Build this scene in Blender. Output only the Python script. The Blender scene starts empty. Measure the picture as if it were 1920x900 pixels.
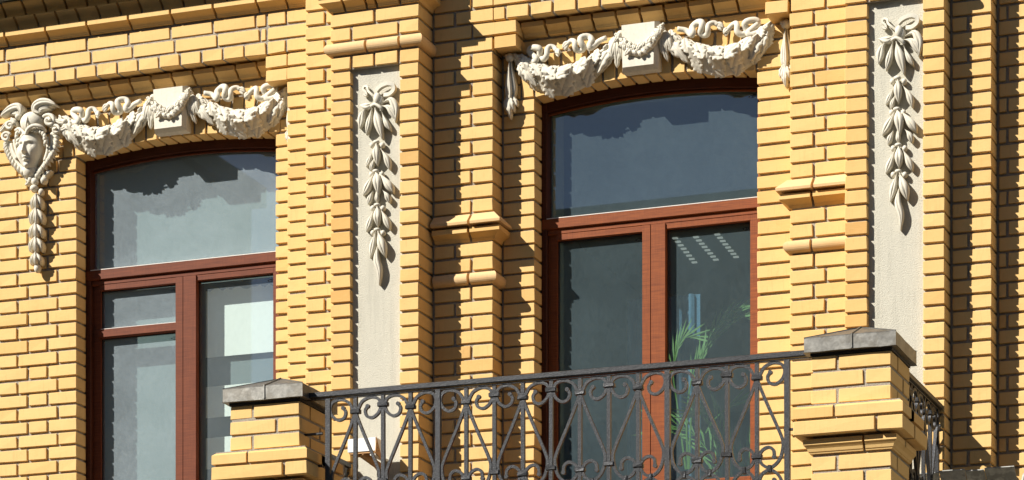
import bpy, math, random
from mathutils import Vector, noise
R_ = random.Random(7)
S = bpy.context.scene
COL = S.collection

# ------------------------------------------------------------------ camera
FPX, TH = 5684.31, math.radians(20.18740)
CX, CY, CZ = 6.03143, -14.97291, 1.6
PX0, PY0 = 960.0, 2040.0
ct, st = math.cos(TH), math.sin(TH)
cam = bpy.data.cameras.new('camera')
cam.sensor_width = 36.0
cam.lens = FPX / 1920 * 36
cam.shift_y = (PY0 - 450) / 1920
cam.clip_end = 2000
co = bpy.data.objects.new('camera', cam)
co.location = (CX, CY, CZ)
co.rotation_euler = (math.pi / 2, 0, TH)
COL.objects.link(co)
S.camera = co

# ------------------------------------------------------------------ world, sun, exposure
SUN = Vector((0.89, 1.0, -1.0)).normalized()          # direction the light travels
W = bpy.data.worlds.new('World'); S.world = W; W.use_nodes = True
nt = W.node_tree; nt.nodes.clear()
sky = nt.nodes.new('ShaderNodeTexSky'); sky.sky_type = 'NISHITA'; sky.sun_disc = False
el = math.asin(-SUN.z)
sky.sun_elevation = el
sky.sun_rotation = math.atan2(-SUN.x, -SUN.y)
sky.air_density = 0.8; sky.dust_density = 0.2
bg = nt.nodes.new('ShaderNodeBackground'); bg.inputs[1].default_value = 0.05
wo = nt.nodes.new('ShaderNodeOutputWorld')
nt.links.new(sky.outputs[0], bg.inputs[0]); nt.links.new(bg.outputs[0], wo.inputs[0])
sl = bpy.data.lights.new('sun', 'SUN'); sl.energy = 5.0; sl.angle = math.radians(0.5); sl.color = (1.0, 0.955, 0.88)
so = bpy.data.objects.new('sun', sl); COL.objects.link(so)
so.rotation_euler = SUN.to_track_quat('-Z', 'Y').to_euler()
so.location = (-20, -20, 30)
S.view_settings.view_transform = 'Standard'; S.view_settings.look = 'None'
S.view_settings.exposure = 0.72; S.view_settings.gamma = 1.0
S.cycles.max_bounces = 6; S.cycles.transparent_max_bounces = 12

def at(px, py, Y):
    """photo pixel -> (X, Z) on the vertical plane Y"""
    dx = -st * FPX + ct * (px - PX0); dy = ct * FPX + st * (px - PX0); dz = PY0 - py
    t = (Y - CY) / dy
    return (CX + t * dx, CZ + t * dz)
def AX(px, py, Y): return at(px, py, Y)[0]

# ------------------------------------------------------------------ materials
def newmat(name):
    m = bpy.data.materials.new(name); m.use_nodes = True
    n = m.node_tree; b = n.nodes['Principled BSDF']
    return m, n, b
def N(n, t, **k):
    x = n.nodes.new(t)
    for a, v in k.items():
        if a in x.inputs: x.inputs[a].default_value = v
        else: setattr(x, a, v)
    return x
def L(n, a, b): n.links.new(a, b)
def ramp(n, fac, stops):
    r = n.nodes.new('ShaderNodeValToRGB'); L(n, fac, r.inputs[0])
    e = r.color_ramp.elements
    while len(e) < len(stops): e.new(0.5)
    for q, (p, c) in zip(e, stops):
        q.position = p; q.color = (c[0], c[1], c[2], 1) if not isinstance(c, (int, float)) else (c, c, c, 1)
    return r
def mixc(n, fac, a, b, mode='MIX'):
    x = n.nodes.new('ShaderNodeMix'); x.data_type = 'RGBA'; x.blend_type = mode
    for i, v in ((0, fac), (6, a), (7, b)):
        if isinstance(v, (int, float)): x.inputs[i].default_value = v
        elif isinstance(v, tuple): x.inputs[i].default_value = (v[0], v[1], v[2], 1)
        else: L(n, v, x.inputs[i])
    return x.outputs[2]
def coords(n, scale=(1, 1, 1)):
    g = n.nodes.new('ShaderNodeNewGeometry'); m = n.nodes.new('ShaderNodeMapping')
    m.inputs['Scale'].default_value = scale; L(n, g.outputs['Position'], m.inputs[0]); return m.outputs[0]
def noisetex(n, vec, scale, detail=4, rough=.6):
    t = N(n, 'ShaderNodeTexNoise', Scale=scale, Detail=detail, Roughness=rough); L(n, vec, t.inputs['Vector']); return t.outputs['Fac']
def bump(n, b, h, strength, dist):
    x = N(n, 'ShaderNodeBump', Strength=strength, Distance=dist); L(n, h, x.inputs['Height']); L(n, x.outputs[0], b.inputs['Normal'])

def brick_material(name, c0, c1, c2):
    m, n, b = newmat(name)
    oi = n.nodes.new('ShaderNodeObjectInfo')
    base = ramp(n, oi.outputs['Random'], [(0, c0), (.30, c1), (.88, c1), (.97, c2), (1, tuple(x * .86 for x in c2))]).outputs[0]
    v = coords(n, (1, 1, 1)); vs = coords(n, (9, 9, 90)); vd = coords(n, (60, 60, 6))
    f1 = noisetex(n, v, 9, 5); f2 = noisetex(n, vs, 3, 3); f3 = noisetex(n, v, 160, 3); f4 = noisetex(n, vd, 1.6, 4)
    c = mixc(n, ramp(n, f1, [(.5, 0), (.78, .20)]).outputs[0], base, (.44, .25, .075))
    c = mixc(n, ramp(n, f2, [(.42, 0), (.72, .16)]).outputs[0], c, (.78, .55, .26))
    c = mixc(n, ramp(n, f4, [(.55, 0), (.8, .28)]).outputs[0], c, (.40, .235, .085))
    c = mixc(n, ramp(n, f3, [(.66, 0), (.72, .5)]).outputs[0], c, (.30, .18, .08))
    L(n, c, b.inputs['Base Color']); b.inputs['Roughness'].default_value = .82
    b.inputs['Specular IOR Level'].default_value = .25
    hm = n.nodes.new('ShaderNodeMath'); hm.operation = 'ADD'; L(n, f3, hm.inputs[0]); L(n, f2, hm.inputs[1])
    bump(n, b, hm.outputs[0], .30, .0012)
    return m
M = {}
M['brick'] = brick_material('yellow_brick', (.69, .430, .158), (.70, .455, .178), (.67, .405, .142))
M['brickp'] = brick_material('weathered_brick', (.63, .42, .20), (.66, .44, .22), (.60, .38, .16))
M['brick2'] = brick_material('orange_brick', (.68, .408, .143), (.69, .430, .160), (.65, .370, .118))

def simple(name, col, rough, scale=60, var=.25, bmp=.3, bd=.002, metal=0, spots=None, streak=0):
    m, n, b = newmat(name)
    v = coords(n); f = noisetex(n, v, scale, 5, .65); g = noisetex(n, v, scale / 12, 4)
    d = tuple(x * (1 - var) for x in col); l = tuple(min(1, x * (1 + var * .6)) for x in col)
    c = mixc(n, ramp(n, f, [(.3, 0), (.7, 1)]).outputs[0], d, l)
    c = mixc(n, ramp(n, g, [(.45, 0), (.75, .35)]).outputs[0], c, d)
    if spots: c = mixc(n, ramp(n, noisetex(n, v, spots[0], 3), [(spots[1], 0), (spots[1] + .06, spots[3])]).outputs[0], c, spots[2])
    if streak:
        vs = coords(n, (26, 26, 1.6)); c = mixc(n, ramp(n, noisetex(n, vs, 1, 5, .7), [(.50, 0), (.72, streak)]).outputs[0], c, tuple(x * .62 for x in col))
    L(n, c, b.inputs['Base Color']); b.inputs['Roughness'].default_value = rough; b.inputs['Metallic'].default_value = metal
    bump(n, b, f, bmp, bd)
    return m
M['mortar'] = simple('grey_mortar', (.37, .325, .26), .95, 140, .40, 1.0, .006, spots=(300, .60, (.09, .08, .07), .7))
M['stucco'] = simple('rough_stucco', (.555, .525, .43), .95, 170, .16, 1.0, .005, spots=(210, .66, (.38, .34, .27), .45), streak=.45)
M['plaster'] = simple('white_plaster_cast', (.67, .62, .505), .8, 90, .12, .35, .002, spots=(120, .70, (.42, .36, .26), .5), streak=.35)
M['wood'] = None
def wood(name, col, dark):
    m, n, b = newmat(name)
    vx = coords(n, (4, 40, 90)); vz = coords(n, (90, 40, 4)); v = coords(n)
    f = noisetex(n, vx, 2.2, 5); h = noisetex(n, vz, 2.2, 5); sp = noisetex(n, v, 90, 5, .8); big = noisetex(n, v, 5, 3)
    c = mixc(n, ramp(n, f, [(.35, 0), (.7, .8)]).outputs[0], col, dark)
    c = mixc(n, ramp(n, h, [(.4, 0), (.75, .5)]).outputs[0], c, dark)
    mk = n.nodes.new('ShaderNodeMath'); mk.operation = 'MULTIPLY'
    L(n, ramp(n, sp, [(.64, 0), (.74, .6)]).outputs[0], mk.inputs[0]); L(n, ramp(n, big, [(.42, 0), (.62, .75)]).outputs[0], mk.inputs[1])
    c = mixc(n, mk.outputs[0], c, (.40, .20, .11))
    L(n, c, b.inputs['Base Color']); b.inputs['Roughness'].default_value = .55; b.inputs['Specular IOR Level'].default_value = .2
    bump(n, b, h, .25, .001)
    return m
M['wood'] = wood('red_brown_wood', (.175, .044, .014), (.080, .018, .006))
M['wood_shade'] = wood('shade_darkened_frame_wood', (.085, .024, .010), (.045, .012, .005))  # darker brown wood, with the shade on head and left jamb put into it
M['wood2'] = wood('orange_brown_wood', (.270, .072, .016), (.115, .026, .007))
M['rubber'] = simple('dark_seal', (.02, .018, .016), .6)
M['palestrip'] = simple('pale_edge_strip', (.72, .66, .60), .8, 200, .2)  # pale strip on the top edges of transom and glazing bar
M['iron'] = simple('wrought_iron', (.052, .053, .056), .36, 140, .40, .8, .0015, metal=.5, spots=(230, .64, (.30, .28, .26), .45))
M['zinc'] = simple('weathered_zinc', (.245, .235, .21), .42, 22, .40, .4, .003, metal=.7, spots=(9, .50, (.14, .125, .10), .5))
M['tin'] = simple('galvanised_tin', (.50, .50, .46), .5, 30, .3, .2, .002, metal=.1, spots=(12, .52, (.2, .2, .18), .6))
M['sunlight'] = simple('pale_sunlight', (.78, .81, .78), .9, 40, .04, .1)
M['blind'] = simple('grey_green_blind', (.165, .205, .215), .9, 60, .05, .1)
M['wall_in'] = simple('room_plaster', (.34, .36, .31), .9, 20, .06, .1)
M['floor_in'] = simple('room_floor', (.22, .19, .15), .7, 20, .1, .1)
M['blue'] = simple('blue_curtain_cloth', (.065, .13, .23), .9, 60, .2, .2)
M['leafg'] = simple('green_leaf', (.14, .26, .065), .5, 60, .3, .1)
M['pot'] = simple('terracotta', (.33, .13, .06), .8)
M['whitebox'] = simple('white_enamel', (.78, .76, .70), .5, 60, .04, .05)
M['rust'] = simple('tan_plate', (.50, .27, .10), .7, 60, .15, .1)
M['render'] = simple('facade_render', (.42, .36, .25), .9, 20, .1, .3)
M['glassdark'] = None
m, n, b = newmat('lamp_tube'); b.inputs['Emission Color'].default_value = (1, .98, .92, 1); b.inputs['Emission Strength'].default_value = .20; M['lamp'] = m
M['asphalt'] = simple('asphalt', (.055, .055, .055), .9, 50, .3)
M['paving'] = simple('paving', (.14, .13, .12), .9, 20, .2)
M['opp'] = simple('grey_render', (.24, .25, .20), .9, 6, .15)
m, n, b = newmat('street_window_glass'); b.inputs['Base Color'].default_value = (.03, .04, .05, 1); b.inputs['Roughness'].default_value = .08; M['oppglass'] = m

def glass(name, dust, tint, dcol):
    m = bpy.data.materials.new(name); m.use_nodes = True; n = m.node_tree; n.nodes.clear()
    out = n.nodes.new('ShaderNodeOutputMaterial')
    tr = N(n, 'ShaderNodeBsdfTransparent'); tr.inputs[0].default_value = (*tint, 1)
    gl = N(n, 'ShaderNodeBsdfGlossy'); gl.inputs['Roughness'].default_value = .012; gl.inputs[0].default_value = (.9, .95, 1, 1)
    fr = N(n, 'ShaderNodeFresnel', IOR=1.52)
    fm = N(n, 'ShaderNodeMath'); fm.operation = 'MULTIPLY'; fm.inputs[1].default_value = 3.3; fm.use_clamp = True; L(n, fr.outputs[0], fm.inputs[0])
    gm = n.nodes.new('ShaderNodeNewGeometry'); bf = N(n, 'ShaderNodeMath'); bf.operation = 'SUBTRACT'; bf.inputs[0].default_value = 1.0; L(n, gm.outputs['Backfacing'], bf.inputs[1])
    f2_ = N(n, 'ShaderNodeMath'); f2_.operation = 'MULTIPLY'; L(n, fm.outputs[0], f2_.inputs[0]); L(n, bf.outputs[0], f2_.inputs[1])
    m1 = n.nodes.new('ShaderNodeMixShader'); L(n, f2_.outputs[0], m1.inputs[0]); L(n, tr.outputs[0], m1.inputs[1]); L(n, gl.outputs[0], m1.inputs[2])
    v = coords(n); vz = coords(n, (60, 1, 34)); f = noisetex(n, v, 240, 3, .9); g = noisetex(n, v, 3, 2); h = noisetex(n, vz, 1, 4); sp = noisetex(n, v, 520, 1, .5)
    a = ramp(n, f, [(.36, dust * .72), (.64, dust * 1.3)]).outputs[0]
    bb = ramp(n, g, [(.3, .88), (.7, 1.12)]).outputs[0]
    cc = ramp(n, h, [(.3, .9), (.7, 1.12)]).outputs[0]
    mm = N(n, 'ShaderNodeMath'); mm.operation = 'MULTIPLY'; L(n, a, mm.inputs[0]); L(n, bb, mm.inputs[1])
    m3 = N(n, 'ShaderNodeMath'); m3.operation = 'MULTIPLY'; L(n, mm.outputs[0], m3.inputs[0]); L(n, cc, m3.inputs[1])
    m4 = N(n, 'ShaderNodeMath'); m4.operation = 'ADD'; m4.use_clamp = True; L(n, m3.outputs[0], m4.inputs[0]); L(n, ramp(n, sp, [(.74, 0), (.80, .5 if dust else 0)]).outputs[0], m4.inputs[1])
    df = N(n, 'ShaderNodeBsdfDiffuse'); df.inputs[0].default_value = (*dcol, 1)
    m2 = n.nodes.new('ShaderNodeMixShader'); L(n, m4.outputs[0], m2.inputs[0]); L(n, m1.outputs[0], m2.inputs[1]); L(n, df.outputs[0], m2.inputs[2])
    L(n, m2.outputs[0], out.inputs[0])
    return m
m = bpy.data.materials.new('clean_glass_back'); m.use_nodes = True; m.node_tree.nodes.clear()
_t = m.node_tree.nodes.new('ShaderNodeBsdfTransparent'); _t.inputs[0].default_value = (.95, .97, .96, 1); _o = m.node_tree.nodes.new('ShaderNodeOutputMaterial')
m.node_tree.links.new(_t.outputs[0], _o.inputs[0]); M['clean'] = m
M['glass1'] = glass('dusty_window_glass', .20, (.80, .88, .86), (.66, .78, .84))
M['glass3'] = glass('cleaner_window_glass', .10, (.88, .93, .92), (.60, .72, .78))
M['glass2'] = glass('thin_dust_window_glass', .085, (.72, .84, .80), (.38, .54, .60))

# ------------------------------------------------------------------ object helpers
def link(o, parent=None):
    COL.objects.link(o)
    if parent is not None: o.parent = parent
    return o
def wloc(o):
    v = Vector((0, 0, 0))
    while o is not None: v += Vector(o.location); o = o.parent
    return v
def tag(o, label=None, cat=None, group=None, kind=None):
    for k, v in (('label', label), ('category', cat), ('group', group), ('kind', kind)):
        if v: o[k] = v
    return o
def thing(name, loc, label, cat, group=None, kind=None):
    o = bpy.data.objects.new(name, None); o.location = loc; o.empty_display_size = .1
    return tag(link(o), label, cat, group, kind)
def obj(name, me, mat, parent=None, loc=None, smooth=False):
    """mesh in world coordinates (or at world loc) -> object"""
    if not isinstance(me, bpy.types.Mesh):
        v, f = me; me = bpy.data.meshes.new(name); me.from_pydata([tuple(p) for p in v], [], f)
    if mat is not None and not me.materials: me.materials.append(mat)
    if smooth: me.shade_smooth()
    o = bpy.data.objects.new(name, me); link(o, parent)
    L0 = Vector(loc) if loc is not None else Vector((0, 0, 0))
    o.location = L0 - (wloc(parent) if parent is not None else Vector((0, 0, 0)))
    return o
def boxvf(x0, x1, y0, y1, z0, z1):
    v = [(x0, y0, z0), (x1, y0, z0), (x1, y1, z0), (x0, y1, z0), (x0, y0, z1), (x1, y0, z1), (x1, y1, z1), (x0, y1, z1)]
    return v, [(0, 3, 2, 1), (4, 5, 6, 7), (0, 1, 5, 4), (1, 2, 6, 5), (2, 3, 7, 6), (3, 0, 4, 7)]
def box(name, x0, x1, y0, y1, z0, z1, mat, parent=None): return obj(name, boxvf(x0, x1, y0, y1, z0, z1), mat, parent)
def merge(parts):
    V, F = [], []
    for v, f in parts:
        k = len(V); V += [tuple(p) for p in v]; F += [tuple(i + k for i in q) for q in f]
    return V, F
def chamfer(w, d, h, c, seed=0, warp=.0):
    """box centred on 0 with chamfered edges: 44 triangles"""
    rr = random.Random(seed)
    V = []; idx = {}
    for sx in (-1, 1):
        for sy in (-1, 1):
            for sz in (-1, 1):
                j = [rr.uniform(-warp, warp) for _ in range(3)]
                k = c * rr.uniform(.6, 1.6)
                P = [sx * w / 2 + j[0], sy * d / 2 + j[1], sz * h / 2 + j[2]]
                for ax in range(3):
                    q = list(P)
                    for a2, s2 in ((0, sx), (1, sy), (2, sz)):
                        if a2 != ax: q[a2] -= s2 * k
                    idx[(sx, sy, sz, ax)] = len(V); V.append(tuple(q))
    F = []
    for ax in range(3):
        o1, o2 = [a for a in range(3) if a != ax]
        for s in (-1, 1):
            loop = []
            for a, b_ in ((-1, -1), (1, -1), (1, 1), (-1, 1)):
                k = [0, 0, 0]; k[ax] = s; k[o1] = a; k[o2] = b_
                loop.append(idx[(*k, ax)])
            F.append(loop)
    for ax in range(3):      # edges parallel to ax
        o1, o2 = [a for a in range(3) if a != ax]
        for a in (-1, 1):
            for b_ in (-1, 1):
                q = []
                for s, order in ((-1, (o1, o2)), (1, (o2, o1))):
                    k = [0, 0, 0]; k[ax] = s; k[o1] = a; k[o2] = b_
                    for n_ in order: q.append(idx[(*k, n_)])
                F.append(q)
    for sx in (-1, 1):
        for sy in (-1, 1):
            for sz in (-1, 1): F.append([idx[(sx, sy, sz, a)] for a in range(3)])
    me = bpy.data.meshes.new('brick'); me.from_pydata(V, [], [tuple(f) for f in F])
    fixn(me); return me
import bmesh
def fixn(me):
    bm = bmesh.new(); bm.from_mesh(me); bmesh.ops.recalc_face_normals(bm, faces=bm.faces); bm.to_mesh(me); bm.free()
CACHE = {}
def brick(parent, x0, x1, z0, z1, Y, depth, mat='brick', name='brick'):
    """one brick: front face at Y, laid between x0..x1 and z0..z1"""
    w, h = x1 - x0, z1 - z0
    key = (round(w, 3), round(h, 3), round(depth, 2), mat, R_.randrange(3))
    me = CACHE.get(key)
    if me is None:
        me = chamfer(w, depth, h, .0022, seed=int(key[0] * 1e3) * 7 + int(key[1] * 1e3) + key[4], warp=.0013)
        me.materials.append(M[mat]); CACHE[key] = me
    j = R_.uniform(-.0018, .0018)
    return obj(name, me, None, parent, loc=((x0 + x1) / 2 + R_.uniform(-.0012, .0012), Y + depth / 2 + j, (z0 + z1) / 2 + R_.uniform(-.0011, .0011)))
JT = .0142
def row(parent, x0, x1, cuts, z, Y, depth, mat='brick', h=.078):
    """one course; cuts = x of the upright joints; z = bottom edge of the bricks"""
    xs = [x0] + [c for c in sorted(cuts) if x0 + .012 < c < x1 - .012] + [x1]
    for i in range(len(xs) - 1):
        a = xs[i] + (JT / 2 if i else 0); b_ = xs[i + 1] - (JT / 2 if i < len(xs) - 2 else 0)
        brick(parent, a, b_, z, z + h - JT, Y, depth, mat)
H = .078
def Zc(n, ph=.66): return H * (n + ph)
def profile_brick(parent, x0, x1, z0, z1, Y, back, prof, left=False, right=False, mat='brick', name='moulded_brick'):
    """moulded brick as stacked outlines; prof = [(t, p)] p = how far it stands out at height t; left/right = the moulding returns there"""
    V, F = [], []
    for t, p in prof:
        z = z0 + (z1 - z0) * t
        a = x0 - (p if left else 0); b_ = x1 + (p if right else 0)
        V += [(a, Y - p, z), (b_, Y - p, z), (b_, back, z), (a, back, z)]
    k = len(prof)
    for i in range(k - 1):
        o = 4 * i
        for j in range(4): F.append((o + j, o + (j + 1) % 4, o + 4 + (j + 1) % 4, o + 4 + j))
    F.append((3, 2, 1, 0)); F.append((4 * k - 4, 4 * k - 3, 4 * k - 2, 4 * k - 1))
    me = bpy.data.meshes.new(name); me.from_pydata(V, [], F); fixn(me)
    o = obj(name, me, M[mat], parent)
    return o
TORUS = [(t, .030 * math.sqrt(max(0, 1 - (2 * t - 1) ** 2))) for t in (0, .06, .14, .25, .38, .5, .62, .75, .86, .94, 1)]
OGEE = [(0, .004), (.10, .006), (.14, .009), (.22, .011), (.32, .018), (.44, .030), (.53, .041), (.57, .046), (.60, .050), (1, .050)]
SPLAY = [(0, .060), (.20, .062), (.26, .060), (1, .012)]
COVE = [(0, .006), (.08, .008), (.2, .012), (.4, .022), (.6, .036), (.8, .052), (.92, .062), (1, .064)]
LEDGE = [(0, .070), (.62, .070), (1, .040)]
def mrow(parent, x0, x1, cuts, n, Y, back, prof, left=False, right=False, ph=.66, mat='brick', drop=0):
    if prof is TORUS or prof is SPLAY: mat = 'brickp'
    xs = [x0] + sorted(cuts) + [x1]; z = Zc(n, ph)
    for i in range(len(xs) - 1):
        a = xs[i] + (.0075 if i else 0); b_ = xs[i + 1] - (.0075 if i < len(xs) - 2 else 0)
        profile_brick(parent, a, b_, z + drop, z + H - JT, Y + R_.uniform(-.001, .001), back, prof, left and i == 0, right and i == len(xs) - 2, mat)
def mortar(parent, x0, x1, Y, back, z0, z1, l=.010, r=.010, f=.013):
    return box('mortar', x0 + l, x1 - r, Y + f, back, z0, z1, M['mortar'], parent)
# ------------------------------------------------------------------ curves and leaves
def smoothpts(P, k=6):
    P = [Vector(p) for p in P]; out = []
    for i in range(len(P) - 1):
        a = P[i - 1] if i else P[i] * 2 - P[i + 1]; b_ = P[i]; c = P[i + 1]; d = P[i + 2] if i + 2 < len(P) else P[i + 1] * 2 - P[i]
        for j in range(k):
            t = j / k
            out.append(.5 * ((2 * b_) + (c - a) * t + (2 * a - 5 * b_ + 4 * c - d) * t * t + (3 * b_ - a - 3 * c + d) * t ** 3))
    out.append(P[-1]); return out
def sweep(P, sec, scale=None, up=Vector((0, 1, 0)), cap=True):
    """sweep a closed 2-D section (side, up) along P"""
    V, F = [], []; k = len(sec)
    for i, p in enumerate(P):
        t = (P[min(i + 1, len(P) - 1)] - P[max(i - 1, 0)]).normalized()
        s = t.cross(up)
        if s.length < 1e-4: s = Vector((1, 0, 0))
        s.normalize(); u = s.cross(t).normalized(); q = scale(i / (len(P) - 1)) if scale else 1
        for a, b_ in sec: V.append(p + s * a * q + u * b_ * q)
    for i in range(len(P) - 1):
        for j in range(k): F.append((i * k + j, i * k + (j + 1) % k, (i + 1) * k + (j + 1) % k, (i + 1) * k + j))
    if cap: F.append(tuple(range(k))[::-1]); F.append(tuple(range((len(P) - 1) * k, len(P) * k)))
    return V, F
def circ(r, k=8): return [(r * math.cos(2 * math.pi * i / k), r * math.sin(2 * math.pi * i / k)) for i in range(k)]
def rect(a, b_): return [(-a / 2, -b_ / 2), (a / 2, -b_ / 2), (a / 2, b_ / 2), (-a / 2, b_ / 2)]
def fixed(vf, name='mesh'):
    me = bpy.data.meshes.new(name); me.from_pydata([tuple(p) for p in vf[0]], [], vf[1]); fixn(me); return me
def leafvf(P, w, t, back=0.0, lobes=0, lob=.25, peak=.45, k=14, groove=.45, tipw=.0, nrm=Vector((0, -1, 0)), fold=1.0, pw=.75):
    """raised leaf along path P (world points on its mid line); w = full width, t = relief, back = how deep its sides reach"""
    Q = smoothpts(P, max(2, k // max(1, (len(P) - 1)))) if len(P) > 1 else P
    V, F = [], []; m = len(Q)
    for i, p in enumerate(Q):
        s = i / (m - 1)
        d = (Q[min(i + 1, m - 1)] - Q[max(i - 1, 0)]).normalized(); side = d.cross(nrm).normalized()
        a = math.log(.5) / math.log(peak)
        ww = w / 2 * (math.sin(math.pi * min(1, s ** a)) ** pw * (1 - tipw) + tipw * 1.0)
        ww = max(ww, w * .03)
        if lobes: ww *= 1 - lob * (.5 + .5 * math.cos(2 * math.pi * lobes * s)) * (1 if .08 < s < .95 else 0)
        tt = t * (.35 + .65 * math.sin(math.pi * min(1, max(0, .15 + s * .85))) ** .6)
        for a_, h_ in ((-1, None), (-1, .30 * fold), (-.55, .95), (-.12, 1.0), (0, 1 - groove), (.12, 1.0), (.55, .95), (1, .30 * fold), (1, None)):
            V.append(p + side * a_ * ww + nrm * (-back if h_ is None else tt * h_))
    for i in range(m - 1):
        for j in range(8): F.append((i * 9 + j, i * 9 + j + 1, (i + 1) * 9 + j + 1, (i + 1) * 9 + j))
        F.append((i * 9 + 8, i * 9, (i + 1) * 9, (i + 1) * 9 + 8))
    F.append(tuple(range(9))); F.append(tuple(range((m - 1) * 9, m * 9)))
    return V, F
def ellipsoid(c, r, nu=10, nv=7):
    V = [(c[0], c[1], c[2] + r[2])]; F = []
    for j in range(1, nv):
        a = math.pi * j / nv
        for i in range(nu):
            b_ = 2 * math.pi * i / nu
            V.append((c[0] + r[0] * math.sin(a) * math.cos(b_), c[1] + r[1] * math.sin(a) * math.sin(b_), c[2] + r[2] * math.cos(a)))
    V.append((c[0], c[1], c[2] - r[2])); e = len(V) - 1
    for i in range(nu): F.append((0, 1 + i, 1 + (i + 1) % nu)); F.append((e, e - nu + (i + 1) % nu, e - nu + i))
    for j in range(nv - 2):
        for i in range(nu):
            a = 1 + j * nu
            F.append((a + i, a + (i + 1) % nu, a + nu + (i + 1) % nu, a + nu + i))
    return V, F
def part(name, vf, mat, parent, smooth=True, auto=True):
    o = obj(name, fixed(vf, name), M[mat], parent, smooth=smooth)
    return o

# ================================================================== THE SETTING
ZB, ZT = 57, 99            # first and last course laid as single bricks
box('ground', -300, 300, -400, 400, -.30, 0, M['asphalt'])['kind'] = 'structure'
box('pavement', -60, 60, -3.2, .2, 0, .13, M['paving'])['kind'] = 'structure'
# body of the house behind the brick skin
body = thing('house_body', (0, .8, 0), 'plain masonry body of the yellow brick house behind its brick face', 'house', kind='structure')
def wallbox(x0, x1, z0, z1, y0=.62, y1=.80, mt='wall_in', nm='wall'): box(nm, x0, x1, y0, y1, z0, z1, M[mt], body)
wallbox(-9, -2.263, 3.9, 9.0); wallbox(-1.016, .536, 3.9, 9.0); wallbox(1.773, 9, 3.9, 9.0)
wallbox(-2.263, -1.016, 6.96, 9.0); wallbox(.536, 1.773, 6.97, 9.0); wallbox(-2.263, -1.016, 3.9, 4.35)
wallbox(-9, 9, 0, 3.9, -.05, .80, 'render')
wallbox(-9, -3.32, 3.9, 9.0, .40, .62, 'render'); wallbox(3.42, 9, 3.9, 9.0, .27, .62, 'render')
box('floor', -9, 9, .8, 6.2, 3.9, 4.06, M['floor_in'], body)
box('ceiling', -9, 9, .8, 6.2, 7.14, 7.3, M['wall_in'], body)
box('back_wall', -9, 9, 6.2, 6.4, 3.9, 7.3, M['wall_in'], body)
for x in (-9, -.55, 8.9): box('party_wall', x, x + .12, .8, 6.2, 4.06, 7.14, M['wall_in'], body)
box('roof_slab', -9, 9, .62, 6.4, 9.0, 9.2, M['render'], body)

# street buildings opposite, seen only as reflections
M['opp2'] = simple('pale_ochre_render', (.40, .41, .32), .9, 6, .08)
def opposite(x0, x1, h, label, mt='opp'):
    t = thing('street_building', ((x0 + x1) / 2, -20, 0), label, 'building')
    box('wall', x0, x1, -32, -20, 0, h, M[mt], t)
    nx = max(1, int((x1 - x0) / 2.4))
    for i in range(nx):
        for k in range(int(h / 3.4)):
            x = x0 + (x1 - x0) * (i + .5) / nx
            box('window', x - min(.55, (x1 - x0) * .25), x + min(.55, (x1 - x0) * .25), -20.02, -19.9, 1.2 + k * 3.4, 3.1 + k * 3.4, M['oppglass'], t)
    box('roof', x0 - .2, x1 + .2, -32.2, -19.7, h, h + .35, M['opp'], t)
opposite(-48, -16.5, 17.0, 'long grey street house across the road, left of the open square')
opposite(-7.6, 40, 12.2, 'long low pale street house across the road, right of the open square', 'opp2')

# ================================================================== BRICKWORK
YA, YS2, YS3, YP, YM, YN = .39, .26, .13, .0, .19, .32
W1a, W1b, W2a, W2b = -2.263, -1.016, .536, 1.773
Zspr = 6.9155
def arcz(x, a, b_):
    u = (2 * x - a - b_) / (b_ - a); return 6.908 + .046 * (1 - u * u)
def arch_mesh(x0, x1, zfun0, zfun1, y0, y1, k=1):
    xs = [x0 + (x1 - x0) * i / k for i in range(k + 1)]
    V, F = [], []
    for x in xs: V += [(x, y0, zfun0(x)), (x, y1, zfun0(x)), (x, y1, zfun1(x)), (x, y0, zfun1(x))]
    for i in range(k):
        for j in range(4): F.append((4 * i + j, 4 * i + (j + 1) % 4, 4 * i + 4 + (j + 1) % 4, 4 * i + 4 + j))
    F.append((0, 1, 2, 3)); F.append((4 * k + 3, 4 * k + 2, 4 * k + 1, 4 * k))
    return V, F
def soldiers(parent, xs0, xs1, a, b_, Y, ztop, dep=.125):
    """brick arch over a window: upright bricks that follow the curve"""
    k = round((xs1 - xs0) / .0775); p = (xs1 - xs0) / k
    cx = (a + b_) / 2
    def lo(x): return arcz(x, a, b_) if a < x < b_ else Zspr
    for i in range(k):
        x0, x1 = xs0 + i * p + JT / 2, xs0 + (i + 1) * p - JT / 2
        tilt = ((x0 + x1) / 2 - cx) * .030
        def blk(z0f, z1f, nm='brick'):
            V = []
            for z, wgt in ((0, 0), (1, 1)):
                for x in (x0, x1):
                    zz = z0f(x) if z == 0 else z1f(x)
                    V += [(x + tilt * wgt * .6, Y + R_.uniform(-.001, .001), zz), (x + tilt * wgt * .6, Y + dep, zz)]
            F = [(0, 1, 3, 2), (4, 6, 7, 5), (0, 2, 6, 4), (1, 5, 7, 3), (0, 4, 5, 1), (2, 3, 7, 6)]
            me = fixed((V, F), 'brick'); 
            bm = bmesh.new(); bm.from_mesh(me); bmesh.ops.bevel(bm, geom=list(bm.edges), offset=.0022, segments=1, affect='EDGES'); bm.to_mesh(me); bm.free()
            obj('brick', me, M['brick'], parent)
        if i % 2 == 0: blk(lo, lambda x: ztop)
        else:
            blk(lo, lambda x: lo(x) + .122)
            blk(lambda x: lo(x) + .122 + JT, lambda x: ztop)
zb, zt = Zc(ZB), Zc(ZT)

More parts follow.
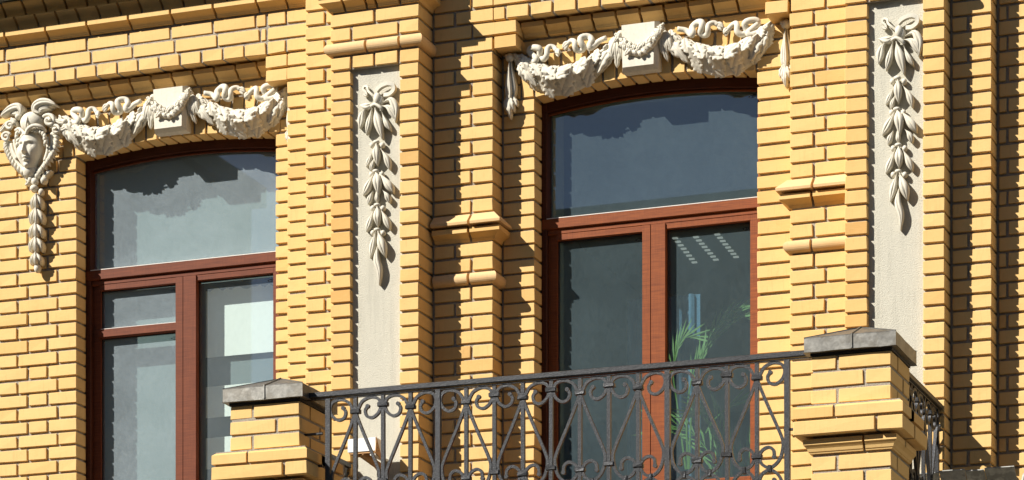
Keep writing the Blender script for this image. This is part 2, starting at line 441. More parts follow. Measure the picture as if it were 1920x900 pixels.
# ---- left window wall
wl = thing('brick_wall', (-2.4, YA, Zc(ZB)), 'yellow brick wall around the left arched window, with the stepped cornice above it', 'brick wall')
XL = -3.30
for n_ in range(ZB, 92):
    z = Zc(n_)
    if n_ % 2: cuts = [-2.384, -2.644, -2.775, -3.037, -3.168]
    else: cuts = [-2.449, -2.577, -2.838, -2.97, -3.23]
    x1 = W1a if n_ < 88 else (-2.352 if n_ < 91 else None)
    if x1: row(wl, XL, x1, [c for c in cuts if c < x1 - .03], z, YA, .114)
    else: row(wl, XL, -1.018, [XL + .25 + .262 * i for i in range(9)], z, YA, .114)
for n_ in range(ZB, 91):
    z = Zc(n_)
    if n_ < 88: row(wl, W1b, -.886 - .006, [], z, YA, .15)
    else: row(wl, -.99, -.886 - .006, [], z, YA, .15)
soldiers(wl, -2.352, -.990, W1a, W1b, YA, Zc(91) - JT)
mortar(wl, XL, W1a, YA, .62, zb, Zspr + .02, r=.012)
mortar(wl, W1b, -.88, YA, .62, zb, Zspr + .02, l=.012, r=0)
part('mortar', arch_mesh(W1a - .012, W1b + .012, lambda x: arcz(x, W1a, W1b) + .010, lambda x: Zc(99), YA + .0115, .62, 16), 'mortar', wl, smooth=False)
mortar(wl, XL, W1a - .012, YA, .62, Zspr + .021, Zc(99), r=0)
mortar(wl, W1b + .012, -.88, YA, .62, Zspr + .021, Zc(92), l=0, r=0)
# moulded course, header course and the courses above them
hx = [-1.018 - .131 * i for i in range(1, 18)]
mrow(wl, XL, -1.018, [x + .045 for x in hx if x + .045 > XL + .02], 92, .372, YA + .02, OGEE)
row(wl, XL, -1.018, hx, Zc(93), .26, .20)
mortar(wl, XL, -.719, .262, YA + .02, Zc(93) + .002, zt, f=.0065, l=0, r=0)
for n_, off in ((94, -1.314), (95, -1.079)):
    row(wl, XL, -1.018, [off + .262 * i for i in range(-9, 2) if XL + .03 < off + .262 * i < -1.03], Zc(n_), .26, .13)
mrow(wl, XL, -.726, [-1.053 - .262 * i for i in range(0, 9)][::-1] + [-.88], 96, .255, YA, OGEE)
mrow(wl, XL, -.726, [-.86 - .131 * i for i in range(0, 18)][::-1], 97, .268, YA, COVE)
mrow(wl, XL, -.726, [-.80 - .131 * i for i in range(0, 19)][::-1], 98, .246, YA, COVE)
mortar(wl, XL, -.726, .262, YA, Zc(97) - JT, Zc(98), f=.01, l=0, r=.0)
mortar(wl, XL, -.726, .25, YA, Zc(98) - JT, Zc(99), f=.01, l=0, r=.0)
for n_ in (93, 94, 95):
    row(wl, -1.018 + JT, -.719 - .006, [-.893] if n_ != 94 else [], Zc(n_), .26, .13)
for n_ in (91, 92):
    row(wl, -1.018, -.886 - .004, [], Zc(n_), .26, .20)
fl = part('metal_flashing', merge([boxvf(XL, -.70, .045, .40, Zc(99) - .004, Zc(99) + .006), boxvf(XL, -.70, .043, .049, Zc(99) - .012, Zc(99) + .03)]), 'tin', wl, smooth=False)
row(wl, XL, -.726, [XL + .26 * i for i in range(1, 10)], Zc(99) + .03, .20, .15)
mortar(wl, XL, -.726, .2, .62, Zc(99) + .01, Zc(101))

# ---- stepped pier between the left window and the pilaster
sp = thing('brick_pier', (-.72, YS3, zb), 'narrow stepped yellow brick pier right of the left window', 'brick pier')
for n_ in range(ZB, 99):
    if n_ < 93: row(sp, -.886, -.719 - .006, [], Zc(n_), YS2, .16)
    row(sp, -.719, -.513 - .006, [-.602] if n_ % 2 == 0 else [], Zc(n_), YS3, .16)
mortar(sp, -.886, -.713, YS2, .62, zb, Zc(93) - .002, r=0); mortar(sp, -.719, -.507, YS3, .62, zb, Zc(99), r=0)

# ---- panelled pilasters
def pilaster(X0, ph, label, mirror_cut=0):
    t = thing('brick_pilaster', (X0 + .255, YP, zb), label, 'pilaster', 'panelled brick pilasters')
    x0, x1, pa, pb = X0, X0 + .510, X0 + .115, X0 + .400
    D = .24
    for n_ in range(ZB, 90):
        row(t, x0, pa, [], Zc(n_, ph), YP, D, 'brick2'); row(t, pb, x1, [], Zc(n_, ph), YP, D, 'brick')
    row(t, x0, x1, [x0 + .121, x0 + .253, x0 + .393], Zc(90, ph), YP, D)
    row(t, x0, x1, [x0 + .121, x0 + .393], Zc(92, ph), YP, D)
    row(t, x0, x1, [x0 + .256], Zc(93, ph), YP, D)
    mrow(t, x0, x1, [x0 + .212, x0 + .405], 91, YP, YP + D, TORUS, True, True, ph)
    mrow(t, x0, x1, [x0 + .085, x0 + .212, x0 + .270, x0 + .405], 94, YP, YP + D, OGEE, True, True, ph)
    mrow(t, x0 - .012, x1 + .012, [x0 + .13, x0 + .31], 95, YP - .012, YP + D, SPLAY, True, True, ph)
    for n_ in (96, 97): row(t, x0 - .03, x1 + .03, [x0 + .13 * (1 + n_ % 2), x0 + .39], Zc(n_, ph), YP - .03, D + .03)
    zc0, zc1 = Zc(ZB, ph), Zc(98, ph)
    mortar(t, x0, pa, YP, .62, zc0, Zc(90, ph)); mortar(t, pb, x1, YP, .62, zc0, Zc(90, ph))
    box('mortar', x0 + .01, x1 - .01, YP + .0115, .62, Zc(90, ph) - .001, zc1, M['mortar'], t)
    box('stucco_panel', pa - .011, pb + .011, YP + .036, .61, zc0, Zc(90, ph) - .002, M['stucco'], t)
    return t
pilaster(-.513, .66, 'yellow brick pilaster with a white stucco panel, between the two windows')
pilaster(2.320, .80, 'yellow brick pilaster with a white stucco panel, behind the right balcony post')

# ---- capped piers either side of the right window
def cap_pier(x0, x1, ja, jb, label, ph=.66, right=True):
    t = thing('brick_pier', ((x0 + x1) / 2, YM, zb), label, 'brick pier', 'piers with moulded caps beside the right window')
    xi = x0 + JT
    L_ = not right
    for n_ in range(ZB, 96):
        if n_ in (75, 78, 79): continue
        if n_ in (91, 92): continue
        row(t, xi if right else x0, x1 - (0 if right else .006), [jb if n_ % 2 else ja], Zc(n_), YM, .16)
    a, b_ = (xi, x1) if right else (x0, x1 - .002)
    mrow(t, a, b_, [ja - .01], 75, YM, YM + .16, TORUS, L_, right)
    mrow(t, a, b_, [ja - .005], 78, YM + .012, YM + .16, OGEE, L_, right)
    mrow(t, a, b_, [ja + .005], 79, YM, YM + .16, SPLAY, L_, right)
    mortar(t, x0, x1, YM, .62, zb, Zc(96), l=0 if right else .01, r=.01 if right else 0)
    return t
m1_ = cap_pier(-.003, .347, .225, .129, 'yellow brick pier with moulded cap, left of the right window, half in shadow')
m2_ = cap_pier(1.983, 2.320, 2.110, 2.172, 'fully sunlit yellow brick pier with moulded cap, right of the right window', right=False)

# ---- right window wall
wr = thing('brick_wall', (1.15, YN, zb), 'yellow brick wall around the right arched window behind the balcony railing', 'brick wall')
for n_ in range(ZB, 92):
    z = Zc(n_)
    row(wr, .347 + JT, W2a if n_ < 88 else .455, [], z, YN, .125)
    if n_ == 91: row(wr, .461, 1.983 - .006, [.461 + .262 * i for i in range(1, 6)], z, YN, .125)
    else: row(wr, W2b, 1.983 - .006, [], z, YN, .125)
soldiers(wr, .461, 1.767, W2a, W2b, YN, Zc(91) - JT)
mortar(wr, .347, W2a, YN, .62, zb, Zspr + .02, l=0, r=.012)
mortar(wr, W2b, 1.990, YN, .62, zb, Zspr + .02, l=.012, r=0)
mortar(wr, .347, W2a - .012, YN, .62, Zspr + .021, Zc(96), l=0, r=0); mortar(wr, W2b + .012, 1.990, YN, .62, Zspr + .021, Zc(96), l=0, r=0)
part('mortar', arch_mesh(W2a - .012, W2b + .012, lambda x: arcz(x, W2a, W2b) + .010, lambda x: Zc(96), YN + .0115, .62, 16), 'mortar', wr, smooth=False)
hx2 = [.347 + .0 , .420, .555] + [.555 + .1325 * i for i in range(1, 11)]
mrow(wr, .486, 1.850, [.486 + .1325 * i for i in range(1, 10)], 92, .300, YN + .02, OGEE)
row(wr, .353, 1.983, [x for x in hx2 if .36 < x < 1.97], Zc(93), YM, .20)
row(wr, .353, 1.983, [.353 + .262 * i for i in range(1, 6)], Zc(94), YM, .13); row(wr, .353, 1.983, [.48 + .262 * i for i in range(0, 6)], Zc(95), YM, .13)
mortar(wr, .347, 1.99, YM, YN + .02, Zc(93) + .002, Zc(96), l=0, r=0)
row(wr, .012, .481, [.230], Zc(92), YM, .20); row(wr, .012, .481, [.130, .350], Zc(91), YM, .20)
row(wr, 1.852, 2.314, [1.98, 2.11], Zc(92), YM, .20); row(wr, 1.852, 2.314, [1.98, 2.172], Zc(91), YM, .20)

# ---- piers right of the right pilaster
q1 = thing('brick_pier', (2.93, .13, zb), 'yellow brick pier right of the right pilaster, left half in shadow', 'brick pier')
for n_ in range(ZB, 96): row(q1, 2.830 + JT, 3.040, [2.922] if n_ % 2 == 0 else [], Zc(n_, .76), .13, .16)
mortar(q1, 2.830, 3.040, .13, .62, Zc(ZB, .76), Zc(96, .76), l=0)
q2 = thing('brick_wall', (3.23, .26, zb), 'shaded yellow brick wall at the far right edge', 'brick wall')
for n_ in range(ZB, 96): row(q2, 3.040 + JT, 3.42, ([3.096, 3.30] if n_ % 2 else [3.24]), Zc(n_, .76), .26, .125)
mortar(q2, 3.040, 3.42, .26, .62, Zc(ZB, .76), Zc(96, .76), l=0)

# ================================================================== WINDOWS
def window(xa, xb, Yw, label, lower, glassm, zbot, wd='wood'):
    """arched window: frame, transom, two casements; xa..xb = opening"""
    t = thing('window', ((xa + xb) / 2, Yw + .12, zbot), label, 'window')
    y0, y1, yg = Yw + .115, Yw + .20, Yw + .172
    def bar(name, x0, x1, z0, z1, ya, yb, mat=None, par=t): 
        mat = mat or wd
        me = chamfer(x1 - x0, yb - ya, z1 - z0, .003, 3, 0); return obj(name, me, M[mat], par, loc=((x0 + x1) / 2, (ya + yb) / 2, (z0 + z1) / 2))
    ft = lambda x: arcz(x, xa, xb)
    bar('jamb', xa - .002, xa + .030, zbot, 6.93, y0, y1, 'wood_shade'); bar('jamb', xb - .030, xb + .002, zbot, 6.93, y0, y1, wd)
    part('head', arch_mesh(xa, xb, lambda x: ft(x) - .048, lambda x: ft(x) + .012, y0 + .002, y1, 20), 'wood_shade', t, smooth=False)
    part('seal', arch_mesh(xa + .029, xb - .029, lambda x: ft(x) - .053, lambda x: ft(x) - .047, yg - .012, yg + .01, 20), 'rubber', t, smooth=False)
    part('bead', arch_mesh(xa + .029, xb - .029, lambda x: ft(x) - .062, lambda x: ft(x) - .0535, yg - .03, yg - .014, 20), wd, t, smooth=False)
    tr = bar('transom', xa + .002, xb - .002, 6.228, 6.284, Yw + .112, y1 - .01)
    box('pale_strip', xa + .03, xb - .03, Yw + .1125, Yw + .165, 6.2835, 6.2875, M['palestrip'], tr)
    bar('transom_drip', xa + .03, xb - .03, 6.200, 6.229, y0 + .012, y1 - .01)
    g = part('pane', arch_mesh(xa + .030, xb - .030, lambda x: 6.285, lambda x: ft(x) - .05, yg, yg + .006, 20), glassm, t, smooth=False)
    dustfront(g); stamp(g, xb - .095, ft(xb - .06) - .085, yg - .002)
    sx0, sx1, sx2, sx3 = xa + .568, xa + .612, xa + .617, xa + .696
    zt_ = 6.200
    ys = y0 + .010
    c1 = obj('casement', fixed(merge([boxvf(xa + .031, xa + .080, ys + .02, y1 - .01, zbot + .03, zt_), boxvf(sx0, sx1, ys - .004, y1 - .01, zbot + .03, zt_),
        boxvf(xa + .080, sx0, ys + .003, y1 - .01, zt_ - .030, zt_), boxvf(xa + .080, sx0, ys + .003, y1 - .01, zbot + .03, zbot + .09)])), M[wd], t)
    c2 = obj('casement', fixed(merge([boxvf(sx2, sx3, ys - .006, y1 - .01, zbot + .03, zt_), boxvf(xb - .075, xb - .031, ys + .004, y1 - .01, zbot + .03, zt_),
        boxvf(sx3, xb - .075, ys + .003, y1 - .01, zt_ - .028, zt_), boxvf(sx3, xb - .075, ys + .003, y1 - .01, zbot + .03, zbot + .09)])), M[wd], t)
    for (a, b_, z0, z1, par) in lower(xa, xb, sx0, sx3, zt_, zbot, bar, ys, y1, c1, c2):
        g = box('pane', a - .004, b_ + .004, yg, yg + .006, z0 - .004, z1 + .004, M['glass3' if (glassm == 'glass1' and par is c2) else glassm], par)
        sr = merge([boxvf(a, a + .005, yg - .012, yg, z0, z1), boxvf(b_ - .005, b_, yg - .012, yg, z0, z1), boxvf(a, b_, yg - .012, yg, z1 - .005, z1)])
        obj('seal', fixed(sr), M['rubber'], par)
        dustfront(g); stamp(g, b_ - .052, z1 - .035, yg - .002)
    bar('threshold', xa, xb, zbot - .02, zbot + .03, y0 - .01, y1)
    return t
def dustfront(g):
    g.data.materials.append(M['clean'])
    for p in g.data.polygons: p.material_index = 0 if p.normal.y < -.5 else 1
def stamp(g, x, z, y):
    """small printed maker's mark in the corner of a pane"""
    q = [boxvf(x, x + .006, y, y + .001, z, z + .008), boxvf(x + .009, x + .040, y, y + .001, z + .010, z + .0125), boxvf(x + .012, x + .028, y, y + .001, z - .004, z - .001),
         boxvf(x + .018, x + .022, y, y + .001, z + .002, z + .006), boxvf(x + .026, x + .036, y, y + .001, z + .003, z + .005), boxvf(x + .0385, x + .040, y, y + .001, z - .003, z + .012)]
    obj('maker_mark', fixed(merge(q)), M['rubber'], g)
def low1(xa, xb, s0, s3, zt_, zb_, bar, ys, y1, c1, c2):
    b1 = bar('glazing_bar', xa + .070, s0 + .002, 5.898, 5.946, ys, y1 - .012, par=c1)
    box('pale_strip', xa + .09, s0, ys + .002, ys + .06, 5.9455, 5.9485, M['palestrip'], b1)
    return [(xa + .080, s0, 5.946, zt_ - .030, c1), (xa + .080, s0, zb_ + .09, 5.898, c1), (s3, xb - .075, zb_ + .09, zt_ - .028, c2)]
def low2(xa, xb, s0, s3, zt_, zb_, bar, ys, y1, c1, c2):
    b2 = bar('bottom_rail', s3 - .002, xb - .07, 4.775, 4.825, ys + .002, y1 - .012, par=c2); b1 = bar('bottom_rail', xa + .07, s0 + .002, 4.775, 4.825, ys + .002, y1 - .012, par=c1)
    bar('door_panel', s3 - .002, xb - .07, zb_ + .08, 4.775, ys + .03, y1 - .03, par=c2); bar('door_panel', xa + .07, s0 + .002, zb_ + .08, 4.775, ys + .03, y1 - .03, par=c1)
    return [(xa + .080, s0, 4.825, zt_ - .030, c1), (s3, xb - .075, 4.825, zt_ - .028, c2)]
window(W1a, W1b, YA, 'arched red-brown wooden window with pale patches of sunlight behind its right casement, on the left', low1, 'glass1', 4.35)
window(W2a, W2b, YN, 'arched red-brown balcony window with green plants behind the glass, on the right', low2, 'glass2', 4.08, 'wood2')

# ================================================================== BALCONY
def balcony_post(x0, label):
    t = thing('balcony_post', (x0 + .19, -1.01, 4.0), label, 'balcony post', 'brick posts of the balcony')
    x1, ya, yb = x0 + .38, -1.20, -.82
    zs = 4.793
    def ringcourse(z, odd, o=0.0, prof=None, h=H):
        a, b_, c, d = x0 - o, x1 + o, ya - o, yb + o
        f = .126
        # front bricks, then side bricks (right and left), then the back
        if odd: cutx = a + .125
        else: cutx = b_ - .125
        if prof:
            w = (b_ - a)
            for (p, q, l, r) in ((a, cutx - .006, True, False), (cutx + .006, b_, False, True)):
                V = profile_brick(t, p + 0, q, z, z + h - JT, c, c + .17, prof, l, r, name='moulded_brick')
            profile_brick(t, a, b_, z, z + h - JT, c + .17 + JT, d, [(tt, p_) for tt, p_ in prof], True, True)
            return
        brick(t, a, cutx - JT / 2, z, z + h - JT, c, f if not odd else .245); brick(t, cutx + JT / 2, b_, z, z + h - JT, c, .245 if not odd else f)
        ys_, yl = (c + .245 + JT), (c + f + JT)
        # right side
        r0 = yl if odd else ys_
        def side(xa_, xb_, y0, y1):
            w = xb_ - xa_; dd = y1 - y0
            brick(t, xa_, xb_, z, z + h - JT, y0, dd)
        side(b_ - f, b_, r0, d - (0 if odd else 0)) if odd is False else (side(b_ - f, b_, r0, min(d, r0 + .245)), None)
        l0 = ys_ if odd else yl
        side(a, a + f, l0, d)
    k = 0
    for i in range(3): ringcourse(zs + H * i, i % 2 == 0)
    ringcourse(zs - H, True, 0, [(0, .070), (.70, .070), (1, .045)])
    ringcourse(zs - 2 * H, False, .070)
    ringcourse(zs - 3 * H, False, 0, [(0, .006), (.10, .008), (.14, .012), (.35, .017), (.55, .028), (.60, .032), (1, .032)])
    for i in range(4, 11): ringcourse(zs - H * i, i % 2 == 0)
    box('mortar', x0 + .0065, x1 - .0065, ya + .0065, yb - .0065, 3.97, 5.028, M['mortar'], t)
    box('mortar', x0 - .055, x1 + .055, ya - .055, yb + .055, zs - 2 * H + .004, zs - .016, M['mortar'], t)
    # metal cap: turned-down rim, low pyramid, standing seams
    o = .028; a, b_, c, d = x0 - o, x1 + o, ya - o, yb + o; cx, cy = (a + b_) / 2, (c + d) / 2
    V, F = [], []
    def ring(e, z, wob=0):
        base = len(V); pts = []
        for (p, q) in (((a - e, c - e), (b_ + e, c - e)), ((b_ + e, c - e), (b_ + e, d + e)), ((b_ + e, d + e), (a - e, d + e)), ((a - e, d + e), (a - e, c - e))):
            for i in range(6):
                u = i / 6; zz = z + (wob * math.sin(u * 9 + p[0] * 7 + p[1]) + wob * .6 * math.sin(u * 21))
                pts.append((p[0] + (q[0] - p[0]) * u, p[1] + (q[1] - p[1]) * u, zz))
        V.extend(pts); return base
    r = [ring(.004, 5.030, .0014), ring(.0, 5.033, .0014), ring(0, 5.095, .001), ring(-.004, 5.100, .001)]
    for k in range(3):
        for i in range(24): F.append((r[k] + i, r[k] + (i + 1) % 24, r[k + 1] + (i + 1) % 24, r[k + 1] + i))
    V.append((cx, cy, 5.180)); e = len(V) - 1
    for i in range(24): F.append((r[3] + i, r[3] + (i + 1) % 24, e))
    F.append(tuple(r[0] + i for i in range(24)))
    cp = obj('metal_cap', fixed((V, F)), M['zinc'], t)
    sm = [sweep([Vector((cx + .01, c - .003, 5.034)), Vector((cx + .01, c - .003, 5.100)), Vector((cx, cy, 5.184))], rect(.006, .006), up=Vector((1, 0, 0)))]
    for sx, sy in ((a, c), (b_, c), (b_, d), (a, d)):
        sm.append(sweep([Vector((sx, sy, 5.099)), Vector((cx, cy, 5.182))], rect(.004, .004), up=Vector((0, 0, 1))))
    obj('seam', fixed(merge(sm)), M['zinc'], cp)
    box('mortar', x0 - .004, x1 + .004, ya - .004, yb + .004, 5.016, 5.032, M['rubber'], t).name = 'cap_shade_board'  # board under the cap, coloured dark for the shadow of the overhang
    return t
balcony_post(-.537, 'brick balcony post with grey metal cap in front of the left window')
balcony_post(2.457, 'brick balcony post with grey metal cap at the right end of the railing')
slab = box('balcony_slab', -.72, 3.02, -1.30, -.055, 3.80, 3.97, M['render'])
tag(slab, 'plain balcony floor slab under the railing and the two brick posts', 'balcony slab')

SC = [(145,235),(162,262),(150,300),(110,316),(68,288),(54,240),(74,196),(128,178),(182,196),(208,236),(222,268),(216,300),(170,420),(112,560),(76,650),(64,704),(78,778),(108,820),(150,838),(195,812),(214,770),(214,748),(192,718),(155,708),(125,732),(120,775)]
def uv(zx, zy):
    px, py = 1240 + zx / 3.46, 640 + zy / 3.46
    yb = 687 - (px - 1306) * .089
    return ((1306.5 - px) / 372.0, (py - yb) / 388.0)
SUV = [uv(*p) for p in SC]
def railing(name, axis, fixed_, a0, pitch, count, posts, ztop, label, group=None, ends=(None, None)):
    """wrought iron railing in a vertical plane; axis 0 = runs along X, 1 = along Y"""
    def P(u, z, off=0.0): return Vector((u, fixed_ + off, z)) if axis == 0 else Vector((fixed_ + off, u, z))
    mid = a0 + pitch * count / 2
    t = thing(name, tuple(P(mid, 4.0)), label, 'railing', group)
    Zr = ztop - .034; up = Vector((0, 1, 0)) if axis == 0 else Vector((1, 0, 0))
    e0, e1 = ends[0] if ends[0] is not None else a0 - .02, ends[1] if ends[1] is not None else a0 + pitch * count + .02
    hv = sweep([P(e0, ztop - .016), P(e1, ztop - .016)], [(-.014, -.020), (-.010, -.023), (.011, -.023), (.014, -.018), (.014, .018), (.011, .023), (-.010, .023), (-.014, .020)], up=up)
    obj('handrail', fixed(hv), M['iron'], t)
    obj('under_strip', fixed(sweep([P(e0 + .01, Zr - .003), P(e1 - .01, Zr - .003)], rect(.005, .024), up=up)), M['iron'], t)
    obj('bottom_rail', fixed(sweep([P(e0 + .01, Zr - 1.032), P(e1 - .01, Zr - 1.032)], rect(.016, .034), up=up)), M['iron'], t)
    hz = Vector((0, 0, 1))
    for k in range(count + 1):
        u = a0 + pitch * k; post = k in posts; w = .0255 if post else .0185
        bent = R_.uniform(-.002, .002)
        obj('post' if post else 'bar', fixed(sweep([P(u, Zr), P(u + bent, Zr - .5), P(u, Zr - 1.03)], rect(w, w), up=up)), M['iron'], t)
        if post: continue
        for v in ((.077, .449) if k % 2 else (.052, .430)):
            for vv in (v, 1.02 - v):
                me = chamfer(.052 if k % 2 or vv > .3 else .056, .030, .022, .003, k, .001)
                if axis: me = chamfer(.030, .052, .022, .003, k, .001)
                obj('collar', me, M['iron'], t, loc=P(u, Zr - vv))
    base = {}
    for k in range(1, count + 1, 2):
        u = a0 + pitch * k
        for s in (-1, 1):
            for flip in (0, 1):
                pts = [P(u + s * (uu * pitch / .148), Zr - (v + .007 if not flip else 1.013 - v), 0.0) for uu, v in SUV]
                Q = smoothpts(pts, 5)
                me = fixed(sweep(Q, rect(.0140, .0165), up=up)); obj('scroll', me, M['iron'], t)
                for e in (Q[0], Q[-1]):
                    obj('scroll_eye', fixed(sweep([e - up * .010, e + up * .010], circ(.0105, 8), up=Vector((0, 0, 1)))), M['iron'], t)
            uc = u + s * .063 * pitch / .148
            me = chamfer(*((.020, .026, .034) if axis == 0 else (.026, .020, .034)), .003, k, .001)
            obj('clip', me, M['iron'], t, loc=P(uc, Zr - .510))
    return t
RY = -1.125
RA, RB = AX(616, 750, RY), AX(1476, 700, RY)
fr_ = railing('iron_railing', 0, RY, RA, (RB - RA) / 16, 16, (0, 4, 12, 16), 5.066, 'long black wrought iron railing with scrolls, between the two balcony posts', ends=(-.155, 2.456))
for x, z in ((-.115, 4.86), (-.115, 4.70), (2.375, 4.70), (-.115, 4.42), (2.375, 4.42)):
    obj('wall_pin', fixed(sweep([Vector((x - .05 if x < 0 else x - .07, RY, z)), Vector((x + .05 if x < 0 else x + .09, RY, z))], circ(.007, 6), up=Vector((0, 1, 0)))), M['iron'], fr_)
railing('iron_railing', 1, 2.800, -.79, .148, 5, (0, 5), 5.02, 'short side railing running from the right balcony post back to the wall', ends=(-.82, -.004))
railing('iron_railing', 1, -.415, -.79, .148, 5, (0, 5), 4.955, 'short side railing behind the left balcony post, reaching back to the pilaster', ends=(-.82, -.004))

# white box fixed to the stucco panel
wb = thing('wall_box', (-.33, .0, 5.04), 'small white box on a tan bracket at the foot of the left stucco panel', 'wall box')
x0, z1 = at(652, 823, -.16); x1, _ = at(704, 823, -.16)
obj('box_shell', fixed(boxvf(x0, x1, -.16, -.06, z1 - .072, z1 - .002)), M['whitebox'], wb)
obj('box_tray', fixed(boxvf(x0 + .006, x1 - .006, -.155, -.065, z1 - .082, z1 - .0725)), M['rust'], wb)
V = [(x1 + .001, -.17, z1 - .085), (x1 + .001, -.065, z1 - .115), (x1 + .001, -.155, z1 + .002)]
V += [(p[0] + .003, p[1], p[2]) for p in V]
pl = obj('bracket_plate', fixed((V, [(0, 1, 2), (5, 4, 3), (0, 3, 4, 1), (1, 4, 5, 2), (2, 5, 3, 0)])), M['rust'], wb)
for y, z in ((-.15, z1 - .035), (-.142, z1 - .055), (-.125, z1 - .068), (-.15, z1 - .075)):
    obj('hole', fixed(sweep([Vector((x1 + .003, y, z)), Vector((x1 + .0052, y, z))], circ(.0035, 6), up=Vector((0, 0, 1)))), M['rubber'], pl)
obj('bracket_arm', fixed(sweep([Vector((x0 + .07, -.14, z1 - .080)), Vector((x0 + .13, -.05, z1 - .13)), Vector((x0 + .13, .04, z1 - .16))], rect(.045, .02), up=Vector((0, 0, 1)))), M['rust'], wb)
obj('bracket_arm', fixed(boxvf(x1 - .035, x1 - .005, -.15, .037, z1 - .095, z1 - .083)), M['whitebox'], wb)

# sloping metal flashing by the right pier
fl = thing('metal_ledge', (2.98, 0, 4.6), 'bright folded metal ledge at the foot of the wall by the right railing', 'metal ledge')
def slope(x0, x1, za, zb_, y0, y1, th=.004): 
    return ([(x0, y0, zb_), (x1, y0, zb_), (x1, y1, za), (x0, y1, za), (x0, y0, zb_ - th), (x1, y0, zb_ - th), (x1, y1, za - th), (x0, y1, za - th)], [(0, 1, 2, 3), (7, 6, 5, 4), (0, 4, 5, 1), (1, 5, 6, 2), (2, 6, 7, 3), (3, 7, 4, 0)])
for i, (a, b_, dz) in enumerate(((2.70, 2.835, .0), (2.838, 2.965, .006), (2.968, 3.06, -.002), (3.063, 3.21, .004))):
    obj('metal_sheet', fixed(slope(a, b_, 4.650 + dz, 4.39, .12 if b_ < 3.05 else .24, -.16)), M['tin'], fl)
    obj('seam', fixed(sweep([Vector((b_, .10, 4.660)), Vector((b_, -.16, 4.405))], rect(.008, .016), up=Vector((0, 0, 1)))), M['tin'], fl)
obj('masonry', fixed(merge([boxvf(2.60, 3.21, -.155, .60, 3.95, 4.385)])), M['render'], fl)

